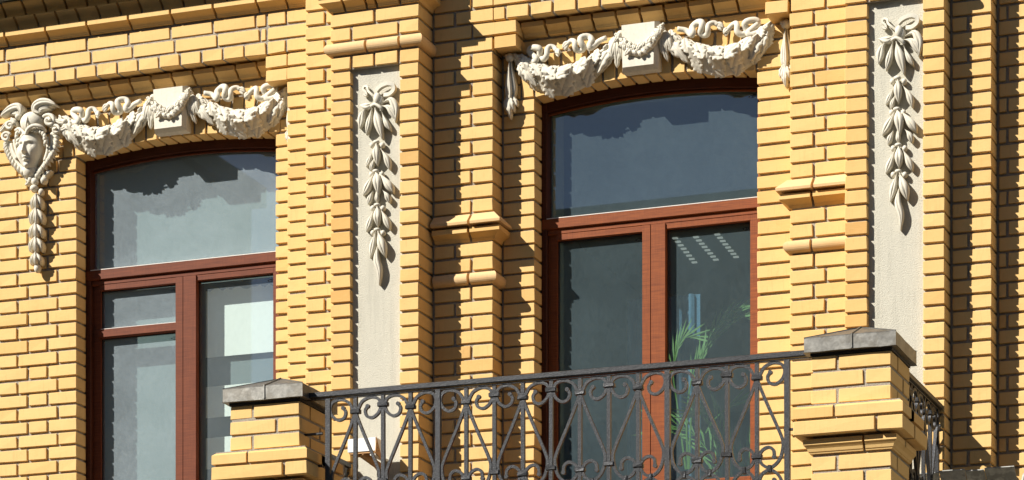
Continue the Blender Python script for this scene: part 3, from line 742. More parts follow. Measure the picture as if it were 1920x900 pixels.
# ================================================================== PLASTER ORNAMENT
def A3(px, py, Y): x, z = at(px, py, Y); return Vector((x, Y, z))
def mirror(vf, cx): return [(2 * cx - p[0], p[1], p[2]) for p in vf[0]], [tuple(reversed(f)) for f in vf[1]]
CK2, CK1 = 1.1515, -1.636
YO = YN     # ornaments are drawn on the right window and carried over to the left one
def z5(zx, zy, Y): return A3(930 + zx / 5.623, 60 + zy / 5.623, Y)
def garland_pieces():
    """left garland of the right window, world coordinates: list of (name, vf)"""
    out = []
    rr = random.Random(3)
    cl = [(.452, 7.118), (.500, 7.068), (.560, 7.020), (.640, 6.985), (.720, 6.980), (.800, 6.998), (.880, 7.040), (.950, 7.095), (1.020, 7.158)]
    P = smoothpts([Vector((x, 0, z)) for x, z in cl], 5); m = len(P)
    def hw(s): return .024 + .054 * math.sin(math.pi * min(1, s * 1.08)) ** .8
    V, F = [], []; K = 11
    PR = [0, .16, .34, .56, .80, .98, 1.0, .92, .74, .46, 0]
    def surf(s, u, lift=0.0):
        """point and outward normal on the swag; u = 0 lower edge .. 1 upper edge"""
        i = min(m - 2, max(1, int(s * (m - 1)))); p = P[i]; d = (P[i + 1] - P[i - 1]).normalized(); sd = Vector((-d.z, 0, d.x)); w = hw(s)
        def f(q): q = max(0, min(1, q)); k = q * (K - 1); j = min(K - 2, int(k)); pr = PR[j] + (PR[j + 1] - PR[j]) * (k - j); return p + sd * (2 * q - 1) * w + Vector((0, YO - pr * (w * .86 + .010) - .003, 0))
        c = f(u); tn = (f(u + .06) - f(u - .06)).normalized(); nr = tn.cross(d).normalized()
        if nr.y > 0: nr = -nr
        return c + nr * lift, nr, d, tn
    for i, p in enumerate(P):
        s = i / (m - 1)
        for j in range(K):
            d = (P[min(i + 1, m - 1)] - P[max(0, i - 1)]).normalized(); sd = Vector((-d.z, 0, d.x)); w = hw(s); nz = 1 + .08 * noise.noise(Vector((i * .6, j * .9, 1)))
            V.append(p + sd * (2 * j / (K - 1) - 1) * w * nz + Vector((0, YO - PR[j] * (w * .86 + .010) * nz - .001, 0)))
    for i in range(m - 1):
        for j in range(K - 1): F.append((i * K + j, i * K + j + 1, (i + 1) * K + j + 1, (i + 1) * K + j))
    F.append(tuple(range(K))); F.append(tuple(range((m - 1) * K, m * K)))
    for i in range(m - 1): F.append((i * K + K - 1, i * K, (i + 1) * K, (i + 1) * K + K - 1))
    out.append(('swag', (V, F), True))
    # leaves laid over the swag
    for rowi, (u, L0, tilt) in enumerate(((.86, .080, .5), (.62, .100, .75), (.40, .118, 1.0), (.16, .098, 1.0))):
        cnt = (8, 7, 6, 7)[rowi]
        for q in range(cnt):
            s = min(.97, (q + .30 + .45 * (rowi % 2)) / cnt)
            c, nr, d, tn = surf(s, u)
            dr = -1 if s > .40 else 1
            td = (d * dr * rr.uniform(.55, .95) - tn * tilt * rr.uniform(.55, .95)).normalized()
            ll = L0 * rr.uniform(.9, 1.12) * (.62 + .45 * math.sin(math.pi * s))
            c0, n0, _, _ = surf(s, min(1, u + .10))
            pts = [c - td * ll * .48 + nr * .002, c + td * ll * .05 + nr * .0045, c + td * ll * .52 + nr * rr.uniform(.001, .006)]
            out.append(('leaf', leafvf(pts, ll * .80, .0036, .004, lobes=4, lob=.34, k=24, nrm=nr, groove=1.0, peak=.5), True))
    for q in range(14):
        s = rr.uniform(.06, .95); c, nr, d, tn = surf(s, rr.uniform(.70, .98)); r = rr.uniform(.0045, .0065)
        out.append(('berry', ellipsoid(c + nr * .006, (r, r, r), 7, 5), True))
    for (ax, az), (tx, tz), w_ in (((1.030, 7.150), (.955, 7.020), .062), ((1.000, 7.120), (.900, 6.985), .060), ((1.040, 7.140), (1.010, 7.005), .050), ((.475, 7.090), (.560, 6.955), .060), ((.462, 7.100), (.500, 6.985), .045)):
        A0, B0 = Vector((ax, YO - .040, az)), Vector((tx, YO - .030, tz))
        out.append(('leaf', leafvf([A0, (A0 + B0) / 2 + Vector((0, -.022, 0)), B0], w_, .006, .012, lobes=4, lob=.32, k=24, groove=1.0, peak=.5), True))
    # two curling serpents
    s1 = [(190,285),(260,262),(330,300),(400,315),(425,285),(385,245),(352,205),(375,172),(425,165),(462,185),(462,235),(470,278),(505,285),(535,245),(540,185),(570,155),(615,165),(640,200)]
    s2 = [(1160,62),(1090,95),(1040,140),(1000,165),(985,140),(1010,90),(985,55),(935,48),(890,72),(900,120),(925,165),(895,195),(850,190),(832,150),(830,105),(795,92),(755,125)]
    for pth, nm in ((s1, 'serpent'), (s2, 'serpent')):
        Y_ = YO - .040
        Q = smoothpts([z5(x, z, Y_ + .012 * math.sin(i * 1.3)) for i, (x, z) in enumerate(pth)], 4)
        out.append((nm, sweep(Q, circ(.0148, 8), scale=lambda s: .7 + .5 * math.sin(math.pi * min(1, .15 + s * .75))), True))
        e = Q[-1]; dd = (Q[-1] - Q[-3]).normalized()
        out.append(('serpent_head', leafvf([e - dd * .012, e + dd * .014 + Vector((0, 0, .006)), e + dd * .038 + Vector((0, 0, .003))], .032, .012, .008, nrm=Vector((0, -1, 0)), k=8), True))
        out.append(('serpent_head', leafvf([e - dd * .010 - Vector((0, 0, .006)), e + dd * .012 - Vector((0, 0, .012)), e + dd * .026 - Vector((0, 0, .016))], .018, .008, .006, k=6), True))
    # knobs where the swag is pinned
    out.append(('knob', ellipsoid((1.040, YO - .045, 7.172), (.022, .030, .020), 10, 7), True))
    return out
GP = garland_pieces()
def place_garland(kind, dx, dy, flip, label):
    t = thing('garland', (CK2 + dx + (.42 if flip else -.42), YO + dy, 6.95), label, 'garland', 'plaster leaf garlands over the windows')
    memo = {}
    for nm, vf, sm in GP:
        v, f = vf
        if flip: v, f = mirror(vf, CK2)
        v = [(p[0] + dx, p[1] + dy, p[2]) for p in v]
        obj(nm, fixed((v, f), nm), M['plaster'], t, smooth=True)
place_garland('', 0, 0, False, 'leaf garland with two serpents, left of the right window keystone, its left end shaded')
place_garland('', 0, 0, True, 'white leaf garland with two serpents, right of the keystone over the right window')
D1 = (CK1 - CK2, YA - YN)
place_garland('', D1[0], D1[1], False, 'leaf garland with two serpents, between the carved head and the left window keystone')
place_garland('', D1[0], D1[1], True, 'white leaf garland with two serpents, right of the keystone over the left window')

def keystone(cx, Y, label):
    t = thing('keystone', (cx, Y, 6.95), label, 'keystone', 'white keystones over the window arches')
    x0, x1, z0, z1 = cx - .105, cx + .105, 6.963, 7.212
    V, F = [], []
    for (o, y) in ((.0, Y + .005), (.0, Y - .058), (.020, Y - .082)):
        V += [(x0 + o * .4 + .006, y, z0 + o), (x1 - o - .006, y, z0 + o), (x1 - o, y, z1 - o * .3), (x0 + o * .4, y, z1 - o * .3)]
    for i in range(2):
        for j in range(4): F.append((4 * i + j, 4 * i + (j + 1) % 4, 4 * i + 4 + (j + 1) % 4, 4 * i + 4 + j))
    F += [(0, 1, 2, 3), (8, 9, 10, 11)]
    part('block', (V, F), 'plaster', t, smooth=False)
    rr = random.Random(5); yy = Y - .085
    cl = [(-.122, 7.150), (-.085, 7.105), (-.040, 7.072), (.010, 7.062), (.060, 7.090), (.105, 7.140), (.135, 7.172)]
    P = smoothpts([Vector((cx + a, yy, z)) for a, z in cl], 5); m = len(P)
    part('swag', sweep(P, [(a * 1.0, b_ * .55) for a, b_ in circ(.028, 9)], scale=lambda s: .45 + .75 * math.sin(math.pi * s)), 'plaster', t)
    for q in range(22):
        s = (q % 11 + .5) / 11; i = min(m - 2, int(s * (m - 1))); p = P[i] + Vector((0, -.010, (.018 if q < 11 else -.016) * math.sin(math.pi * s) + rr.uniform(-.004, .004)))
        a = rr.uniform(-2.4, -.7); ll = rr.uniform(.040, .062); dd = Vector((math.cos(a), rr.uniform(-.15, .1), math.sin(a))).normalized()
        part('leaf', leafvf([p - dd * ll * .4, p + dd * ll * .1 + Vector((0, -.008, 0)), p + dd * ll * .6], ll * .62, .006, .006, lobes=3.5, lob=.42, k=12, groove=.7), 'plaster', t)
    for sx, w in ((-1, -.122), (1, .128)):
        for q in range(3):
            b_ = Vector((cx + w + sx * .004 * q, Y - .05, 7.160 - .0 * q)); a = -math.pi / 2 + sx * (.1 + .22 * (q - 1))
            dd = Vector((math.cos(a), 0, math.sin(a))); ll = .115
            part('leaf', leafvf([b_, b_ + dd * ll * .5 + Vector((0, -.012, 0)), b_ + dd * ll], .042, .012, .012, lobes=0, k=12), 'plaster', t)
    for q in range(14):
        s = rr.uniform(0, 1); i = int(s * (m - 1)); r = rr.uniform(.005, .008)
        part('berry', ellipsoid(P[i] + Vector((rr.uniform(-.01, .01), -.016, rr.uniform(.0, .028))), (r, r, r), 7, 5), 'plaster', t)
keystone(CK2, YN, 'white plaster keystone with a small leaf swag, over the right window')
keystone(CK1, YA, 'white plaster keystone with a small leaf swag, over the left window')

def drop(x, z, Y, label, L0=.33):
    t = thing('leaf_drop', (x, Y, z - L0), label, 'leaf pendant', 'leaf pendants at the garland ends')
    k = L0 / .33; y = Y - .03
    part('knot', ellipsoid((x, y - .01, z), (.026, .026, .024)), 'plaster', t)
    part('knot', ellipsoid((x - .02, y, z + .012), (.014, .018, .014)), 'plaster', t); part('knot', ellipsoid((x + .02, y, z + .010), (.014, .018, .014)), 'plaster', t)
    def V3(a, b_, c=0): return Vector((x + a * k, y + c, z + b_ * k))
    for pts, w, th in (([V3(-.004, -.01), V3(-.012, -.10), V3(-.020, -.215)], .030, .018), ([V3(.004, -.01), V3(.012, -.10), V3(.022, -.210)], .030, .018), ([V3(0, -.02, -.010), V3(0, -.12, -.018), V3(.001, -.235, -.012)], .026, .018)):
        part('leaf', leafvf(pts, w * k, th, .035, lobes=0, k=12, peak=.74), 'plaster', t)
    for pts, w, th in (([V3(-.010, -.20), V3(-.026, -.235), V3(-.034, -.268)], .030, .012), ([V3(.010, -.20), V3(.026, -.235), V3(.036, -.262)], .030, .012), ([V3(-.004, -.215, -.010), V3(-.012, -.26, -.018), V3(-.014, -.300, -.008)], .028, .012),
                       ([V3(.006, -.215, -.010), V3(.014, -.255, -.018), V3(.020, -.292, -.008)], .028, .012), ([V3(0, -.225, -.014), V3(0, -.28, -.022), V3(.0, -.328, -.008)], .030, .014)):
        part('leaf', leafvf(pts, w * k, th, .03, lobes=3, lob=.3, k=16, peak=.5), 'plaster', t)
drop(.412, 7.125, YN, 'shaded white leaf pendant hanging at the left end of the right window garlands')
drop(1.937, 7.118, YN, 'sunlit leaf pendant right of the right window garlands, partly behind the brick pier')
drop(-.905, 7.120, YA, 'leaf pendant right of the left window garlands, mostly hidden behind the brick pier')

# ---- bow and bellflower festoons on the stucco panels
def festoon(dX, dZ, label):
    Y = YP + .036
    t = thing('leaf_festoon', (-.227 + dX, Y, 5.9 + dZ), label, 'leaf festoon', 'leaf festoons on the stucco panels')
    off = Vector((dX, 0, dZ))
    def q1(zx, zy, o=0): return A3(660 + zx / 4.09, 130 + zy / 4.09, Y - .018 - o) + off
    def q2(zx, zy, o=0): return A3(660 + zx / 4.09, 340 + zy / 4.09, Y - .018 - o) + off
    def lf(pts, w, th=.022, **k):
        k.setdefault('peak', .52); k.setdefault('pw', 1.05)
        part('leaf', leafvf(pts, w * .80 / 4.09 / 330, th * .78, .018, fold=2.0, groove=.7, **k), 'plaster', t)
    rb = lambda pts, w, th: part('ribbon', sweep(smoothpts(pts, 5), rect(w, th)), 'plaster', t, smooth=False)
    # bow: curls above, loops each side, bud in the middle
    rb([q1(205, 215), q1(188, 175, .012), q1(220, 135, .018), q1(275, 112, .016), q1(315, 122, .012), q1(322, 160, .008), q1(290, 192, .006), q1(250, 200, .002)], .020, .026)
    rb([q1(185, 215), q1(150, 190, .008), q1(125, 165, .006), q1(120, 138, .004), q1(98, 132, 0), q1(88, 155, 0), q1(108, 175, 0), q1(112, 200, 0), q1(92, 195, 0)], .011, .020)
    part('bud', ellipsoid(q1(198, 228, .012), (.022, .030, .034)), 'plaster', t)
    part('bud', ellipsoid(q1(215, 245, .006), (.022, .024, .032)), 'plaster', t)
    lf([q1(170, 262), q1(120, 285, .010), q1(60, 275, .004)], 56, .020, k=10)
    lf([q1(120, 290), q1(80, 350, .008), q1(62, 455, 0)], 66, .020, peak=.7, k=12)
    lf([q1(240, 262), q1(300, 235, .012), q1(335, 300, .010), q1(335, 410, 0)], 70, .026, peak=.6, k=14); lf([q1(225, 285), q1(290, 300, .012), q1(345, 395, .002)], 62, .024, peak=.65, k=12)
    part('ribbon', sweep(smoothpts([q1(140, 290, .010), q1(175, 268, .022), q1(215, 290, .022), q1(232, 312, .012)], 4), circ(.009, 7)), 'plaster', t)
    lf([q1(160, 300, .004), q1(135, 400, .016), q1(112, 505, .004)], 52, .024, peak=.6); lf([q1(182, 300, .006), q1(200, 400, .020), q1(235, 540, .006)], 74, .026, peak=.55)
    lf([q1(235, 330), q1(262, 410, .010), q1(300, 475, 0)], 46, .022, peak=.6)
    def collar(f, x, y):
        part('collar', ellipsoid(f(x - 8, y, .010), (.019, .018, .011)), 'plaster', t)
        for a in (40, -38): part('berry', ellipsoid(f(x + a, y + 22 + abs(a) * .1, 0), (.014, .020, .016)), 'plaster', t)
    collar(q1, 195, 558)
    lf([q1(195, 565, .004), q1(188, 640, .018), q1(195, 742, .006)], 66, .026, peak=.55); lf([q1(175, 610), q1(140, 690, .008), q1(112, 752, 0)], 44, .022, peak=.65)
    lf([q1(225, 610), q1(265, 680, .010), q1(292, 775, 0)], 54, .024, peak=.65); lf([q1(180, 680), q1(155, 740, .006), q1(145, 790, 0)], 36, .020)
    collar(q1, 190, 782)
    lf([q1(190, 790, .004), q2(195, 0, .020), q2(205, 112, .006)], 78, .028, peak=.5); lf([q1(180, 795), q2(130, 30, .010), q2(88, 112, 0)], 62, .026, peak=.6)
    lf([q1(215, 795), q2(275, 20, .012), q2(322, 95, 0)], 70, .028, peak=.6); lf([q2(165, 80), q2(140, 130, .006), q2(126, 180, 0)], 46, .022, peak=.6); lf([q2(240, 70), q2(270, 110, .008), q2(290, 170, 0)], 50, .024, peak=.65)
    lf([q2(195, 60, .0), q2(192, 130, .008), q2(195, 170, 0)], 36, .018)
    collar(q2, 200, 182)
    lf([q2(200, 190, .004), q2(195, 270, .020), q2(200, 352, .006)], 68, .026, peak=.5); lf([q2(180, 210), q2(145, 300, .008), q2(112, 388, 0)], 54, .024, peak=.65); lf([q2(225, 210), q2(260, 290, .010), q2(292, 375, 0)], 56, .026, peak=.65)
    collar(q2, 200, 372)
    lf([q2(190, 385, .004), q2(165, 480, .010), q2(142, 592, 0)], 56, .024, peak=.6); lf([q2(205, 385, .006), q2(228, 480, .018), q2(258, 585, .002)], 74, .028, peak=.55)
    lf([q2(200, 500, .004), q2(190, 600, .014), q2(212, 690, .010), q2(212, 800, 0)], 56, .024, peak=.45, k=16)
festoon(0, 0, 'white plaster bow with hanging bellflower leaves on the left stucco panel')
px_, pz_ = at(1686, 25, YP); fx, fz = at(712, 152, YP)
festoon(px_ - fx + .012, pz_ - fz, 'white plaster bow with hanging bellflower leaves on the right stucco panel')

# ---- carved head with winged helmet
def mask():
    Y = YA
    t = thing('carved_head', (-2.50, Y, 6.75), 'white carved head with winged helmet on the brick wall left of the left window', 'carved head')
    def q(zx, zy, o=.06): return A3(zx / 5.625, 170 + zy / 5.625, Y - o)
    c = q(318, 640, .05); rx, rz = .077, .120
    nr, na = 26, 56; V, F = [], []
    def h(a, b_):
        r2 = a * a + b_ * b_
        g = lambda x, z, sx, sz: math.exp(-((a - x) / sx) ** 2 - ((b_ - z) / sz) ** 2)
        v = .070 * (1 - r2) ** .55 if r2 < 1 else 0
        if -.26 < b_ < .34: k = min(1, max(0, (.34 - b_) / .58)); v += (.006 + .026 * k) * math.exp(-(a / (.085 + .06 * k)) ** 2) * min(1, max(0, (b_ + .26) / .06))
        v += .006 * (g(-.13, -.18, .07, .06) + g(.13, -.18, .07, .06))
        for s in (-1, 1):
            v += .010 * g(s * .38, .33 - 0, .26, .055) - .017 * g(s * .37, .17, .20, .10) + .0125 * g(s * .37, .155, .13, .060) - .004 * g(s * .37, .12, .16, .018) + .004 * g(s * .37, .085, .16, .022)
            v += .008 * g(s * .52, -.18, .24, .22) - .004 * g(s * .30, -.45, .10, .16)
        v += .012 * g(0, -.40, .22, .040) - .014 * g(0, -.463, .24, .020) + .013 * g(0, -.53, .17, .045) - .008 * g(0, -.63, .2, .045) + .018 * g(0, -.80, .24, .12)
        v -= .006 * g(0, -.32, .05, .05); v += .005 * g(0, .6, .5, .25)
        return v
    V.append((c[0], c[1] - h(0, 0), c[2]))
    for i in range(1, nr + 1):
        r = i / nr
        for j in range(na):
            an = 2 * math.pi * j / na; a, b_ = r * math.cos(an), r * math.sin(an)
            taper = 1 - .22 * max(0, -b_)
            V.append((c[0] + a * rx * taper, c[1] - h(a, b_), c[2] + b_ * rz))
    for j in range(na): V.append((V[1 + (nr - 1) * na + j][0], Y + .003, V[1 + (nr - 1) * na + j][2]))
    for j in range(na): F.append((0, 1 + j, 1 + (j + 1) % na))
    for i in range(nr):
        for j in range(na):
            o = 1 + i * na; F.append((o + j, o + na + j, o + na + (j + 1) % na, o + (j + 1) % na))
    part('face', (V, F), 'plaster', t)
    part('neck', ellipsoid(q(330, 850, .03), (.05, .06, .05)), 'plaster', t)
    # hair curls round the brow and temples
    rr = random.Random(2)
    for (x, z, x2, z2) in ((250,440,215,500),(235,470,195,520),(210,505,180,560),(205,540,175,600),(290,405,262,450),(330,395,300,440),(365,395,345,440),(400,400,385,445),(430,410,420,460),(455,430,445,480),(470,455,465,510),(480,480,475,540),(488,520,470,580),(190,430,165,480),(175,460,160,520),(215,420,190,455)):
        P = [q(x, z, .085), q((x + x2) / 2 + rr.uniform(-12, 12), (z + z2) / 2, .098), q(x2, z2, .075)]
        part('hair_lock', sweep(smoothpts(P, 4), circ(.0085, 7), scale=lambda s: .6 + .7 * math.sin(math.pi * min(1, s + .15))), 'plaster', t)
    # helmet: dome with brim
    part('helmet', ellipsoid(q(350, 345, .030), (.075, .070, .064), 22, 14), 'plaster', t)
    part('helmet_ridge', sweep(smoothpts([q(278, 455, .095), q(272, 360, .110), q(290, 280, .095), q(315, 232, .060)], 5), circ(.006, 7)), 'plaster', t)
    part('brim', sweep(smoothpts([q(272, 465, .100), q(300, 400, .118), q(355, 368, .120), q(410, 372, .116), q(455, 400, .100), q(475, 430, .08)], 5), circ(.011, 8)), 'plaster', t)
    part('brim', sweep(smoothpts([q(270, 465, .100), q(240, 430, .095), q(200, 400, .085), q(165, 420, .07)], 5), circ(.009, 8)), 'plaster', t)
    # wings
    for pts, w in (([(430, 250), (372, 215), (378, 160), (440, 122), (520, 120), (596, 156)], .046), ([(225, 275), (225, 205), (190, 172), (120, 190), (60, 230), (10, 275)], .046)):
        part('wing', leafvf([q(x, z, .065) for x, z in pts], w, .024, .05, peak=.5, k=22), 'plaster', t)
    for pts, w in (([(440, 245), (410, 205), (440, 170), (520, 160), (560, 165)], .034), ([(450, 240), (440, 215), (470, 195), (530, 190)], .028), ([(215, 280), (200, 235), (160, 215), (100, 240)], .034), ([(205, 290), (190, 255), (150, 245), (115, 262)], .026)):
        part('feather', leafvf([q(x, z, .050) for x, z in pts], w, .024, .04, peak=.5, k=16), 'plaster', t)
    # volutes beside the helmet
    def spiral(cx, cz, r0, turns, a0, s, w):
        pts = []
        for i in range(30):
            u = i / 29; a = a0 + s * turns * 2 * math.pi * u; r = r0 * (1 - .82 * u)
            pts.append(q(cx + r * math.cos(a), cz + r * math.sin(a), .060 + .022 * u))
        part('volute', sweep(pts, circ(w, 7)), 'plaster', t)
    spiral(515, 315, 68, 1.4, -2.6, 1, .0105); spiral(585, 410, 52, 1.3, -2.8, 1, .009); spiral(105, 370, 48, 1.3, -.4, -1, .009); spiral(65, 490, 52, 1.3, -.5, -1, .009)
    part('ear_boss', ellipsoid(q(515, 315, .06), (.016, .024, .018)), 'plaster', t); part('ear_boss', ellipsoid(q(200, 280, .05), (.020, .03, .018)), 'plaster', t)
    for pts, w in (([(560, 290), (620, 330), (680, 345), (725, 345)], .032), ([(600, 400), (650, 420), (700, 400), (720, 370)], .034), ([(160, 330), (90, 350), (30, 420), (0, 430)], .030), ([(570, 440), (620, 450), (660, 440)], .03), ([(130, 290), (150, 330), (180, 380)], .04), ([(480, 260), (540, 270), (590, 310)], .03)):
        part('leaf', leafvf([q(x, z, .045) for x, z in pts], w, .024, .045, peak=.55, k=14), 'plaster', t)
    part('knob', ellipsoid(q(685, 325, .055), (.018, .02, .016)), 'plaster', t)
    # feathered collar bands meeting under the chin
    R1 = [(560, 440), (585, 500), (582, 570), (560, 640), (520, 710), (465, 790), (400, 870)]
    R2 = [(95, 530), (85, 590), (105, 650), (140, 720), (190, 790), (255, 850), (320, 890)]
    for band, sg in ((R1, 1), (R2, -1)):
        P = smoothpts([q(x, z, .050) for x, z in band], 6)
        part('collar_band', sweep(P, [(a * 1.4, b_ * .9) for a, b_ in circ(.014, 8)]), 'plaster', t)
        for i in range(2, len(P) - 2, 3):
            d = (P[i + 1] - P[i - 1]).normalized(); sd = Vector((-d.z, 0, d.x)) * (1 if sg > 0 else -1)
            b0 = P[i] - sd * .004 + Vector((0, -.010, 0)); tip = P[i] + sd * .030 + d * .018
            part('feather', leafvf([b0 - d * .008, (b0 + tip) / 2 + Vector((0, -.008, 0)), tip], .020, .010, .02, k=8), 'plaster', t)
    inner = [[(500, 490), (505, 560), (500, 640), (470, 740)], [(540, 470), (545, 560), (528, 650)], [(150, 520), (165, 600), (190, 680), (240, 770)], [(120, 560), (140, 640), (180, 720)]]
    for b_ in inner: part('strap', sweep(smoothpts([q(x, z, .058) for x, z in b_], 5), circ(.0095, 7)), 'plaster', t)
    # knot and bellflower tail
    for x, z, r in ((345, 880, .020), (370, 960, .022), (400, 900, .018), (330, 940, .018)): part('knot', ellipsoid(q(x, z, .040), (r, .026, r * 1.1)), 'plaster', t)
    def k2(zx, zy, o=.04): return A3(zx / 4.5, 320 + zy / 4.5, Y - o)
    part('knot', ellipsoid(k2(290, 150, .045), (.024, .03, .020)), 'plaster', t); part('knot', ellipsoid(k2(375, 85, .045), (.020, .03, .022)), 'plaster', t); part('knot', ellipsoid(k2(350, 185, .03), (.018, .025, .022)), 'plaster', t)
    for pts in ([(225, 60), (245, 100), (215, 125)], [(170, 0), (220, 50), (270, 120)], [(440, 0), (390, 40), (350, 110)]): part('leaf', leafvf([k2(x, z, .03) for x, z in pts], .03, .02, .03, k=8), 'plaster', t)
    for (top, ti) in ((195, 330), (310, 455), (440, 570), (555, 690), (690, 800)):
        m_ = (top + ti) / 2; c0 = 312 if top < 400 else 308; g_ = 1.0 if 300 < top < 600 else .82
        part('leaf', leafvf([k2(c0, top, .035), k2(c0 - 40 * g_, m_, .045), k2(c0 - 52 * g_, ti, .030)], .030 * g_, .022, .03, peak=.6, k=10), 'plaster', t)
        part('leaf', leafvf([k2(c0 + 5, top, .035), k2(c0 + 38 * g_, m_, .045), k2(c0 + 48 * g_, ti, .030)], .030 * g_, .022, .03, peak=.6, k=10), 'plaster', t)
        part('leaf', leafvf([k2(c0, top, .045), k2(c0 - 3, m_, .058), k2(c0 - 5, ti + 8, .045)], .032 * g_, .024, .03, peak=.6, k=10), 'plaster', t)
    part('bud', ellipsoid(k2(318, 825, .035), (.020, .026, .028)), 'plaster', t)
mask()

# ================================================================== INSIDE THE ROOMS
sh = thing('sunlight_sheet', (-1.3, .63, 5.6), 'pale sheets standing in for sunlight patches behind the right casement of the left window', 'paper sheets')  # white sheets added as sunlit patches of the blind; jagged top is a shadow edge
def sheet(px0, px1, ya0, ya1, jag=0, Y=.640):
    (x0, zt0), (x1, zt1) = at(px0, ya0, Y), at(px1, ya0 - (px1 - px0) * .094, Y); zbm = at(px0, ya1, Y)[1]
    k = 22; V = []; rr = random.Random(int(px1 + ya0))
    for i in range(k + 1):
        u = i / k; x = x0 + (x1 - x0) * u; zt = zt0 + (zt1 - zt0) * u + (rr.uniform(-jag, jag))
        V += [(x, Y, zbm), (x, Y, zt), (x, Y + .002, zbm), (x, Y + .002, zt)]
    F = []
    for i in range(k): a = 4 * i; F += [(a, a + 4, a + 5, a + 1), (a + 2, a + 3, a + 7, a + 6), (a + 1, a + 5, a + 7, a + 3), (a, a + 2, a + 6, a + 4)]
    obj('sheet', fixed((V, F)), M['sunlight'], sh)
sheet(386, 560, 546, 671, .010); sheet(386, 494, 726, 784); sheet(386, 560, 822, 880)
bl = box('roller_blind', W1a - .01, W1b + .01, .668, .672, 4.2, 7.0, M['blind'])
tag(bl, 'pale grey-green roller blind drawn behind the whole left window', 'blind')
# potted palm and curtain in the right room
pp = thing('potted_palm', (1.52, .86, 4.06), 'green potted palm with long arching fronds behind the right window', 'plant')
part('pot', sweep([Vector((1.52, .86, 4.06)), Vector((1.52, .86, 4.20)), Vector((1.52, .86, 4.36))], circ(.17, 16), scale=lambda s: .75 + .25 * s, up=Vector((0, 1, 0))), 'pot', pp)
rr = random.Random(11)
for i in range(11):
    a = rr.uniform(-1.2, 1.2) + (math.pi if i % 4 == 3 else 0); Lf = rr.uniform(.55, .95); out_ = rr.uniform(.12, .26)
    if i < 0: a, Lf, out_ = (-.1 + .12 * i), (1.52, 1.40, 1.20)[i], (.12, .06, .10)[i]
    b0 = Vector((1.52, .86, 4.34)); dirv = Vector((math.cos(a), math.sin(a) * .35, 0))
    P = smoothpts([b0, b0 + dirv * out_ * .25 + Vector((0, 0, Lf * .55)), b0 + dirv * out_ + Vector((0, 0, Lf * .92)), b0 + dirv * out_ * 1.8 + Vector((0, 0, Lf * 1.0))], 7)
    fr = [sweep(P, circ(.006, 5), scale=lambda s: 1 - .7 * s)]
    for j in range(8, len(P)):
        d = (P[j] - P[j - 1]).normalized(); sd = d.cross(Vector((0, 1, 0))).normalized()
        for s in (-1, 1):
            ln = .26 * (1 - .3 * (j / len(P))); sp_ = rr.uniform(.18, .42)
            e = P[j] + sd * s * ln * sp_ + d * ln * .92 + Vector((0, rr.uniform(-.03, .03), -.05 * rr.random()))
            m_ = P[j].lerp(e, .45) + sd * s * .012; w = (e - P[j]).cross(Vector((0, 1, 0))).normalized() * .0065
            fr.append(([P[j], m_ + w, e, m_ - w], [(0, 1, 2, 3)]))
    obj('frond', fixed(merge(fr)), M['leafg'], pp)
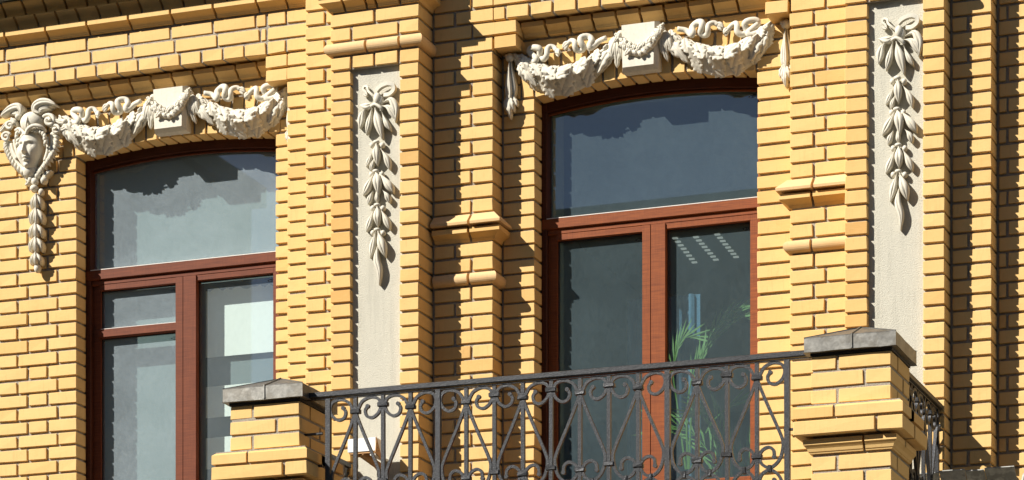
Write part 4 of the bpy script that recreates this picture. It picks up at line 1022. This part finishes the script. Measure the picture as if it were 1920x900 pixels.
for k, px_path in enumerate(([(1292, 880), (1298, 760), (1318, 665), (1350, 605), (1382, 580), (1410, 567)], [(1290, 880), (1288, 780), (1300, 700), (1330, 640), (1372, 598), (1408, 592)], [(1286, 880), (1270, 760), (1262, 690), (1275, 640), (1300, 630)], [(1296, 880), (1330, 800), (1372, 760), (1408, 752)])):
    P = smoothpts([A3(x, z, .80 + .02 * k) for x, z in px_path], 9)
    fr = [sweep(P, circ(.006, 5), scale=lambda s: 1 - .7 * s)]
    for j in range(16, len(P), 2):
        d = (P[j] - P[j - 1]).normalized(); sd = d.cross(Vector((0, 1, 0))).normalized()
        for s_ in (-1, 1):
            ln = .20 * (1 - .25 * (j / len(P))); e = P[j] + sd * s_ * ln * rr.uniform(.12, .30) + d * ln * .95 + Vector((0, rr.uniform(-.015, .015), -.02))
            m_ = P[j].lerp(e, .45); w = (e - P[j]).cross(Vector((0, 1, 0))).normalized() * .0055
            fr.append(([P[j], m_ + w, e, m_ - w], [(0, 1, 2, 3)]))
    obj('frond', fixed(merge(fr)), M['leafg'], pp)
def curtain(x0, x1, Y, z0, z1, mat, label, nm='curtain'):
    V, F = [], []; k = 40
    for i in range(k + 1):
        x = x0 + (x1 - x0) * i / k; y = Y + .014 * math.sin(i * .85) + .004 * math.sin(i * 1.9)
        V += [(x, y, z0), (x, y, z1), (x, y + .004, z0), (x, y + .004, z1)]
    for i in range(k): a = 4 * i; F += [(a, a + 4, a + 5, a + 1), (a + 2, a + 3, a + 7, a + 6), (a + 1, a + 5, a + 7, a + 3), (a, a + 2, a + 6, a + 4)]
    o = obj(nm, fixed((V, F)), M[mat], None, smooth=True); tag(o, label, 'curtain'); return o
curtain(AX(1176, 700, 1.05), AX(1312, 700, 1.05), 1.05, 4.07, at(1250, 556, 1.05)[1], 'blue', 'blue curtain hanging in the room behind the right window')
for i, (a, b_) in enumerate((((1266, 457), (1302, 502)), ((1305, 455), (1342, 497)), ((1345, 450), (1380, 492)))):
    def onceil(px, py, Z=7.10):
        lo, hi = .8, 12.0
        for _ in range(40):
            mid = (lo + hi) / 2
            if at(px, py, mid)[1] < Z: lo = mid
            else: hi = mid
        return Vector((at(px, py, lo)[0], lo, Z))
    A_, B_ = onceil(*a), onceil(*b_)
    A_.y = min(A_.y, 6.0); B_.y = min(B_.y, 6.1)
    t = thing('ceiling_light', tuple((A_ + B_) / 2), ('first', 'middle', 'last')[i] + ' of three ceiling lights behind the right window, counted from the middle post', 'ceiling light', 'ceiling lights in the right room')
    for j in range(8):
        p = A_.lerp(B_, j / 7)
        box('louvre_light', p.x - .017, p.x + .017, p.y - .012, p.y + .012, 7.132, 7.139, M['lamp'], t)
